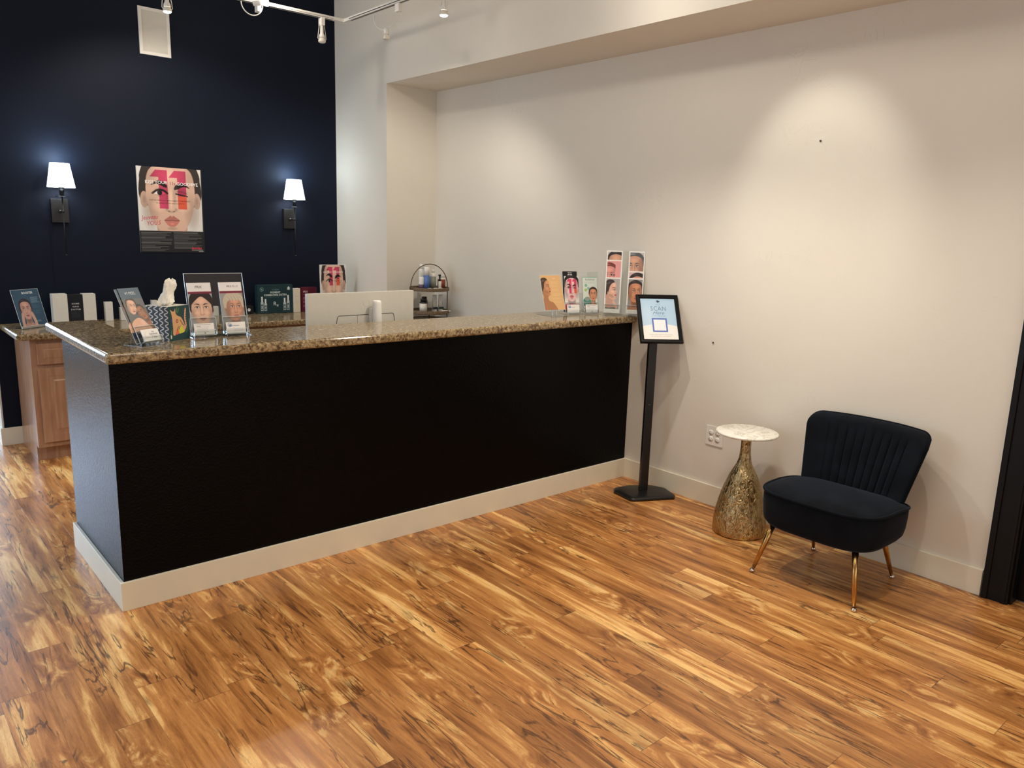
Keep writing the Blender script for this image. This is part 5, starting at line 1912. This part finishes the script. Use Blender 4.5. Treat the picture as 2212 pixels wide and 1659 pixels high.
carton('product_box', 'ivory box at the left of the black box on the back counter', 0.374, 0.468, 1.083, YB, 0.085, 'box_white')
MB_ = carton('product_box', 'black box with white capital lettering between two ivory boxes', 0.470, 0.566, 1.076, YB + 0.002, 0.080, 'box_black', draw=d_home, bg=(24, 28, 36))
carton('product_box', 'ivory box at the right of the black box on the back counter', 0.568, 0.652, 1.080, YB, 0.085, 'box_white')
carton('product_box', 'slim white box standing alone on the back counter, right of the ivory boxes', 0.712, 0.764, 1.016, YB, 0.045, 'box_white', draw=d_small, bg=(228, 224, 216))
carton('product_box', 'small white box half hidden behind the blue-topped brochures', 0.815, 0.872, 0.972, YB, 0.045, 'box_white', draw=d_small, bg=(228, 224, 216))
carton('product_box', 'narrow white box peeking out behind the tissue on the back counter', 1.040, 1.080, 1.018, YB, 0.04, 'box_white')
carton('product_box', 'small white box seen through the gap between the two portrait brochures', 1.500, 1.548, 0.952, YB, 0.04, 'box_white', draw=d_small, bg=(228, 224, 216))
carton('product_box', 'low black box with a white round mark left of the teal box', 1.735, 1.838, 0.944, YB, 0.07, 'box_black', draw=d_dev, bg=(18, 18, 22))
carton('product_box', 'wide deep teal kit box with white lettering on the back counter', 1.872, 2.184, 1.117, YB - 0.01, 0.055, 'box_teal', draw=d_teal, bg=(24, 54, 60))
carton('product_box', 'tall cream box between the teal box and the burgundy box', 2.188, 2.250, 1.082, YB - 0.02, 0.05, 'box_white', draw=d_cream, bg=(228, 216, 194))
carton('product_box', 'burgundy box partly behind the left edge of the monitor', 2.268, 2.416, 1.086, YB, 0.06, 'box_burg', draw=d_burg, bg=(98, 26, 46))

# ---- monitor seen from behind
mo = thing('computer_monitor', 'large pearl-white monitor seen from behind, standing on the desk behind the bar', 'monitor', (1.52, 0.64, 0.7603), math.radians(2.5))
mw, z0, z1 = 0.357, 0.845, 1.2535
zz0, zz1 = z0 - 0.7603, z1 - 0.7603
m = MB(); m.box((-mw, -0.012, zz0), (mw, 0.012, zz1), bev=0.004)
m.build('display_case', 'silver_plastic', mo)
MB().box((-mw + 0.006, 0.0121, zz0 + 0.012), (mw - 0.006, 0.0135, zz1 - 0.006)).build('screen', 'black_plastic', mo)
m = MB()
xa, xb = -0.172, 0.212
zt = 1.123 - 0.7603
pts = [(xa - 0.008, -0.0125, zt - 0.14), (xa - 0.004, -0.0125, zt - 0.04), (xa, -0.0125, zt - 0.012), (xa + 0.006, -0.0125, zt - 0.003), (xa + 0.014, -0.0125, zt)] + \
      [(xb - 0.014, -0.0125, zt), (xb - 0.006, -0.0125, zt - 0.003), (xb, -0.0125, zt - 0.012), (xb + 0.004, -0.0125, zt - 0.04), (xb + 0.008, -0.0125, zt - 0.14)]
m.tube(pts, 0.0018, 6)
m.tube([(-0.040, -0.0125, zt - 0.004), (-0.040, -0.0125, zt - 0.13)], 0.0008, 6)
m.build('port_cover_seam', 'dark_plastic', mo)
m = MB().tube([(0.020 + 0.020 * math.cos(a), -0.0123, 1.190 - 0.7603 + 0.020 * math.sin(a)) for a in [2 * PI * k / 28 for k in range(28)]], 0.0007, 6, closed=True)
m.build('round_mark', 'silver_plastic', mo)
m = MB()
m.lathe([(0.032, 0.016), (0.028, 0.30), (0.0255, 0.430), (0.024, 0.442), (0.018, 0.447), (0.0, 0.448)], 32, org=(0.062, -0.060, 0))
m.box((0.035, -0.040, 0.30), (0.09, -0.0122, 0.40), bev=0.003)
m.build('stand_column', 'white_plastic', mo)
MB().box((-0.06, -0.15, 0.0), (0.19, 0.08, 0.0158), bev=0.004).build('stand_base', 'white_plastic', mo)

# ---- two-tier tray with its bottles
TCX, TCY = 2.955, 2.03
ty = thing('tiered_tray', 'round two-tier wooden tray with bronze wire arch in the corner by the pillar', 'tray', (TCX, TCY, HC + 0.0004))
m = MB()
q0 = HC
pts = [(-0.184, 0, 0.004), (-0.184, 0, 1.150 - q0)]
pts += [(0.184 * math.cos(PI - PI * k / 32), 0, 1.150 - q0 + 0.184 * math.sin(PI * k / 32)) for k in range(1, 32)]
pts += [(0.184, 0, 1.150 - q0), (0.184, 0, 0.004)]
m.tube(pts, 0.0036, 8)
m.tube([(0.184 * math.cos(2 * PI * k / 48), 0.184 * math.sin(2 * PI * k / 48), 0.0036) for k in range(48)], 0.0034, 8, closed=True)
for z in (1.132 - q0, 0.945 - q0):
    m.tube([(-0.184, 0, z), (-0.166, 0, z)], 0.003, 8).tube([(0.166, 0, z), (0.184, 0, z)], 0.003, 8)
m.build('wire_frame', 'bronze', ty)
MB().lathe([(0.012, 0.002), (0.006, 0.008), (0.006, 0.050), (0.014, 0.0535)], 16).build('centre_post', 'bronze', ty)


def tier(z):
    n = 120
    m = MB()
    prof_ = [(0.0, z), (0.160, z), (0.1645, z + 0.003), (0.1655, z + 0.014), (0.1645, z + 0.027), (0.162, z + 0.029), (0.158, z + 0.027), (0.156, z + 0.009), (0.0, z + 0.009)]
    vs, fs = [], []
    for i, (r, zz) in enumerate(prof_):
        for k in range(n):
            a = 2 * PI * k / n
            rr = r - (0.0012 if (k % 2 and i in (2, 3, 4)) else 0)
            vs.append((rr * math.cos(a), rr * math.sin(a), zz))
    for i in range(len(prof_) - 1):
        for k in range(n):
            fs.append([i * n + k, i * n + (k + 1) % n, (i + 1) * n + (k + 1) % n, (i + 1) * n + k])
    m.add(vs, fs, 0, False)
    m.build('tray_tier', 'tray_wood', ty)
    return z + 0.009 + HC + 0.0004


Z1_ = tier(1.117 - HC)
Z2_ = tier(0.929 - HC)


def bottle(label, x, y, z, r, hbody, htot, mbody, mlabel=None, lab=(0.1, 0.6), mcap='white_plastic', rc=0.45, cat='bottle', name='bottle', group='bottles on the tiered tray'):
    t = thing(name, label, cat, (x, y, z + 0.0002), 0, group)
    MB().lathe([(0.0, 0), (r * 0.94, 0.0), (r, 0.003), (r, hbody - r * 0.35), (r * 0.9, hbody - r * 0.12), (r * rc, hbody), (0.0, hbody)], 28).build('bottle_body', mbody, t)
    if mlabel:
        a, b_ = lab
        MB().lathe([(r + 0.0001, hbody * a), (r + 0.0005, hbody * a), (r + 0.0005, hbody * b_), (r + 0.0001, hbody * b_)], 28, cap=False).build('label_band', mlabel, t)
    if htot > hbody:
        MB().lathe([(r * rc, hbody + 0.0001), (r * rc * 1.02, htot - 0.002), (r * rc * 0.9, htot), (0.0, htot)], 24).lathe([(0.0, hbody - 0.0002), (r * rc, hbody - 0.0002), (r * rc, hbody + 0.0002)], 24, cap=False).build('cap', mcap, t)
    return t


bottle('white bottle with plum lower label, leftmost on the upper tray', 2.868, 2.02, Z1_, 0.023, 0.105, 0.160, 'white_plastic', 'purple_label', (0.05, 0.42), rc=0.35)
bottle('tall white-capped bottle with blue label on the upper tray', 2.906, 2.00, Z1_, 0.026, 0.118, 0.186, 'blue_label', 'blue_label', (0.05, 0.95), rc=0.86)
bottle('tallest white bottle at the back of the upper tray', 2.908, 2.075, Z1_, 0.024, 0.165, 0.205, 'white_plastic', None, rc=0.7)
bottle('white bottle with grey-green label in the middle of the upper tray', 2.976, 2.01, Z1_, 0.027, 0.135, 0.165, 'white_plastic', 'grey_label', (0.08, 0.80), rc=0.42)
bottle('white jar with copper-red label, rightmost on the upper tray', 3.070, 2.02, Z1_, 0.033, 0.096, 0.122, 'white_plastic', 'red_label', (0.06, 0.86), rc=0.75, cat='jar', name='jar')
t = thing('pump_bottle', 'slim bottle with black spray pump on the upper tray', 'bottle', (3.028, 1.985, Z1_ + 0.0002), 0, 'bottles on the tiered tray')
MB().lathe([(0.0, 0), (0.013, 0), (0.014, 0.002), (0.014, 0.062), (0.009, 0.070), (0.0, 0.070)], 24).build('bottle_body', 'bulb_off', t)
MB().lathe([(0.0, 0.0702), (0.009, 0.0702), (0.009, 0.085), (0.006, 0.087), (0.006, 0.112), (0.011, 0.113), (0.011, 0.124), (0.0, 0.124)], 20).box((-0.016, -0.004, 0.114), (0.0, 0.004, 0.122), bev=0.001).build('pump_head', 'black_plastic', t)
for (x, y, a, lab) in ((2.890, 1.935, 0.1, 'small white tube lying at the front left of the upper tray'), (2.945, 1.925, -0.15, 'small white tube lying at the front middle of the upper tray'), (3.000, 1.94, 0.25, 'small white tube lying at the front right of the upper tray')):
    t = thing('sample_tube', lab, 'tube', (x, y, Z1_ + 0.0098), a, 'sample tubes lying on the upper tray')
    MB().lathe([(0.0, -0.024), (0.008, -0.022), (0.0095, -0.012), (0.0095, 0.012), (0.007, 0.022), (0.0, 0.023)], 16, M3=Matrix.Rotation(PI / 2, 3, 'Y')).build('tube_body', 'white_plastic', t)
    MB().lathe([(0.0, 0.0232), (0.0055, 0.0232), (0.0055, 0.034), (0.0, 0.034)], 14, M3=Matrix.Rotation(PI / 2, 3, 'Y')).build('cap', 'white_metal', t)
bottle('black pill bottle with pale label, front left of the lower tray', 2.875, 2.00, Z2_, 0.031, 0.094, 0.116, 'black_plastic', 'box_white', (0.06, 0.82), mcap='black_plastic', rc=0.75, group='bottles on the lower tray')
bottle('dark pill bottle with grey label behind the pale-labelled one', 2.922, 2.055, Z2_, 0.027, 0.104, 0.126, 'black_plastic', 'dark_plastic', (0.10, 0.80), mcap='black_plastic', rc=0.78, group='bottles on the lower tray')
for (x, mm, lab) in ((2.994, 'navy_plastic', 'upright white tube with navy band on the lower tray'), (3.056, 'green_plastic', 'upright white tube with green band on the lower tray')):
    t = thing('cream_tube', lab, 'tube', (x, 2.01, Z2_ + 0.0002), 0, 'upright tubes on the lower tray')
    vs = []
    for (w_, d_, z) in ((0.0215, 0.015, 0.022), (0.0215, 0.013, 0.08), (0.0225, 0.004, 0.140), (0.0225, 0.0015, 0.143)):
        for k in range(24):
            a = 2 * PI * k / 24
            vs.append((w_ * math.copysign(abs(math.cos(a)) ** 0.7, math.cos(a)), d_ * math.sin(a), z))
    fs = [[i * 24 + k, i * 24 + (k + 1) % 24, (i + 1) * 24 + (k + 1) % 24, (i + 1) * 24 + k] for i in range(3) for k in range(24)] + [list(range(24))[::-1], [72 + k for k in range(24)]]
    MB().add(vs, fs, 0, True).build('tube_body', 'white_plastic', t)
    MB().lathe([(0.0, 0), (0.021, 0), (0.0215, 0.002), (0.0205, 0.0218), (0.0, 0.0218)], 24).build('cap', 'white_metal', t)
    MB().box((-0.0222, -0.0156, 0.024), (0.0222, -0.0135, 0.042)).build('label_band', mm, t)
    MB().box((0.008, -0.0148, 0.055), (0.0095, -0.0120, 0.090)).build('print_line', 'dark_plastic', t)
t = thing('cream_tube', 'white tube lying flat at the right front of the lower tray', 'tube', (3.060, 1.935, Z2_ + 0.0102), -0.1)
MB().lathe([(0.0, -0.040), (0.010, -0.040), (0.010, -0.020), (0.008, 0.030), (0.003, 0.046), (0.0, 0.046)], 18, M3=Matrix.Rotation(PI / 2, 3, 'Y')).build('tube_body', 'white_plastic', t)

# ------------------------------------------------------------------ seat the parented frames before handing over
bpy.context.view_layer.update()
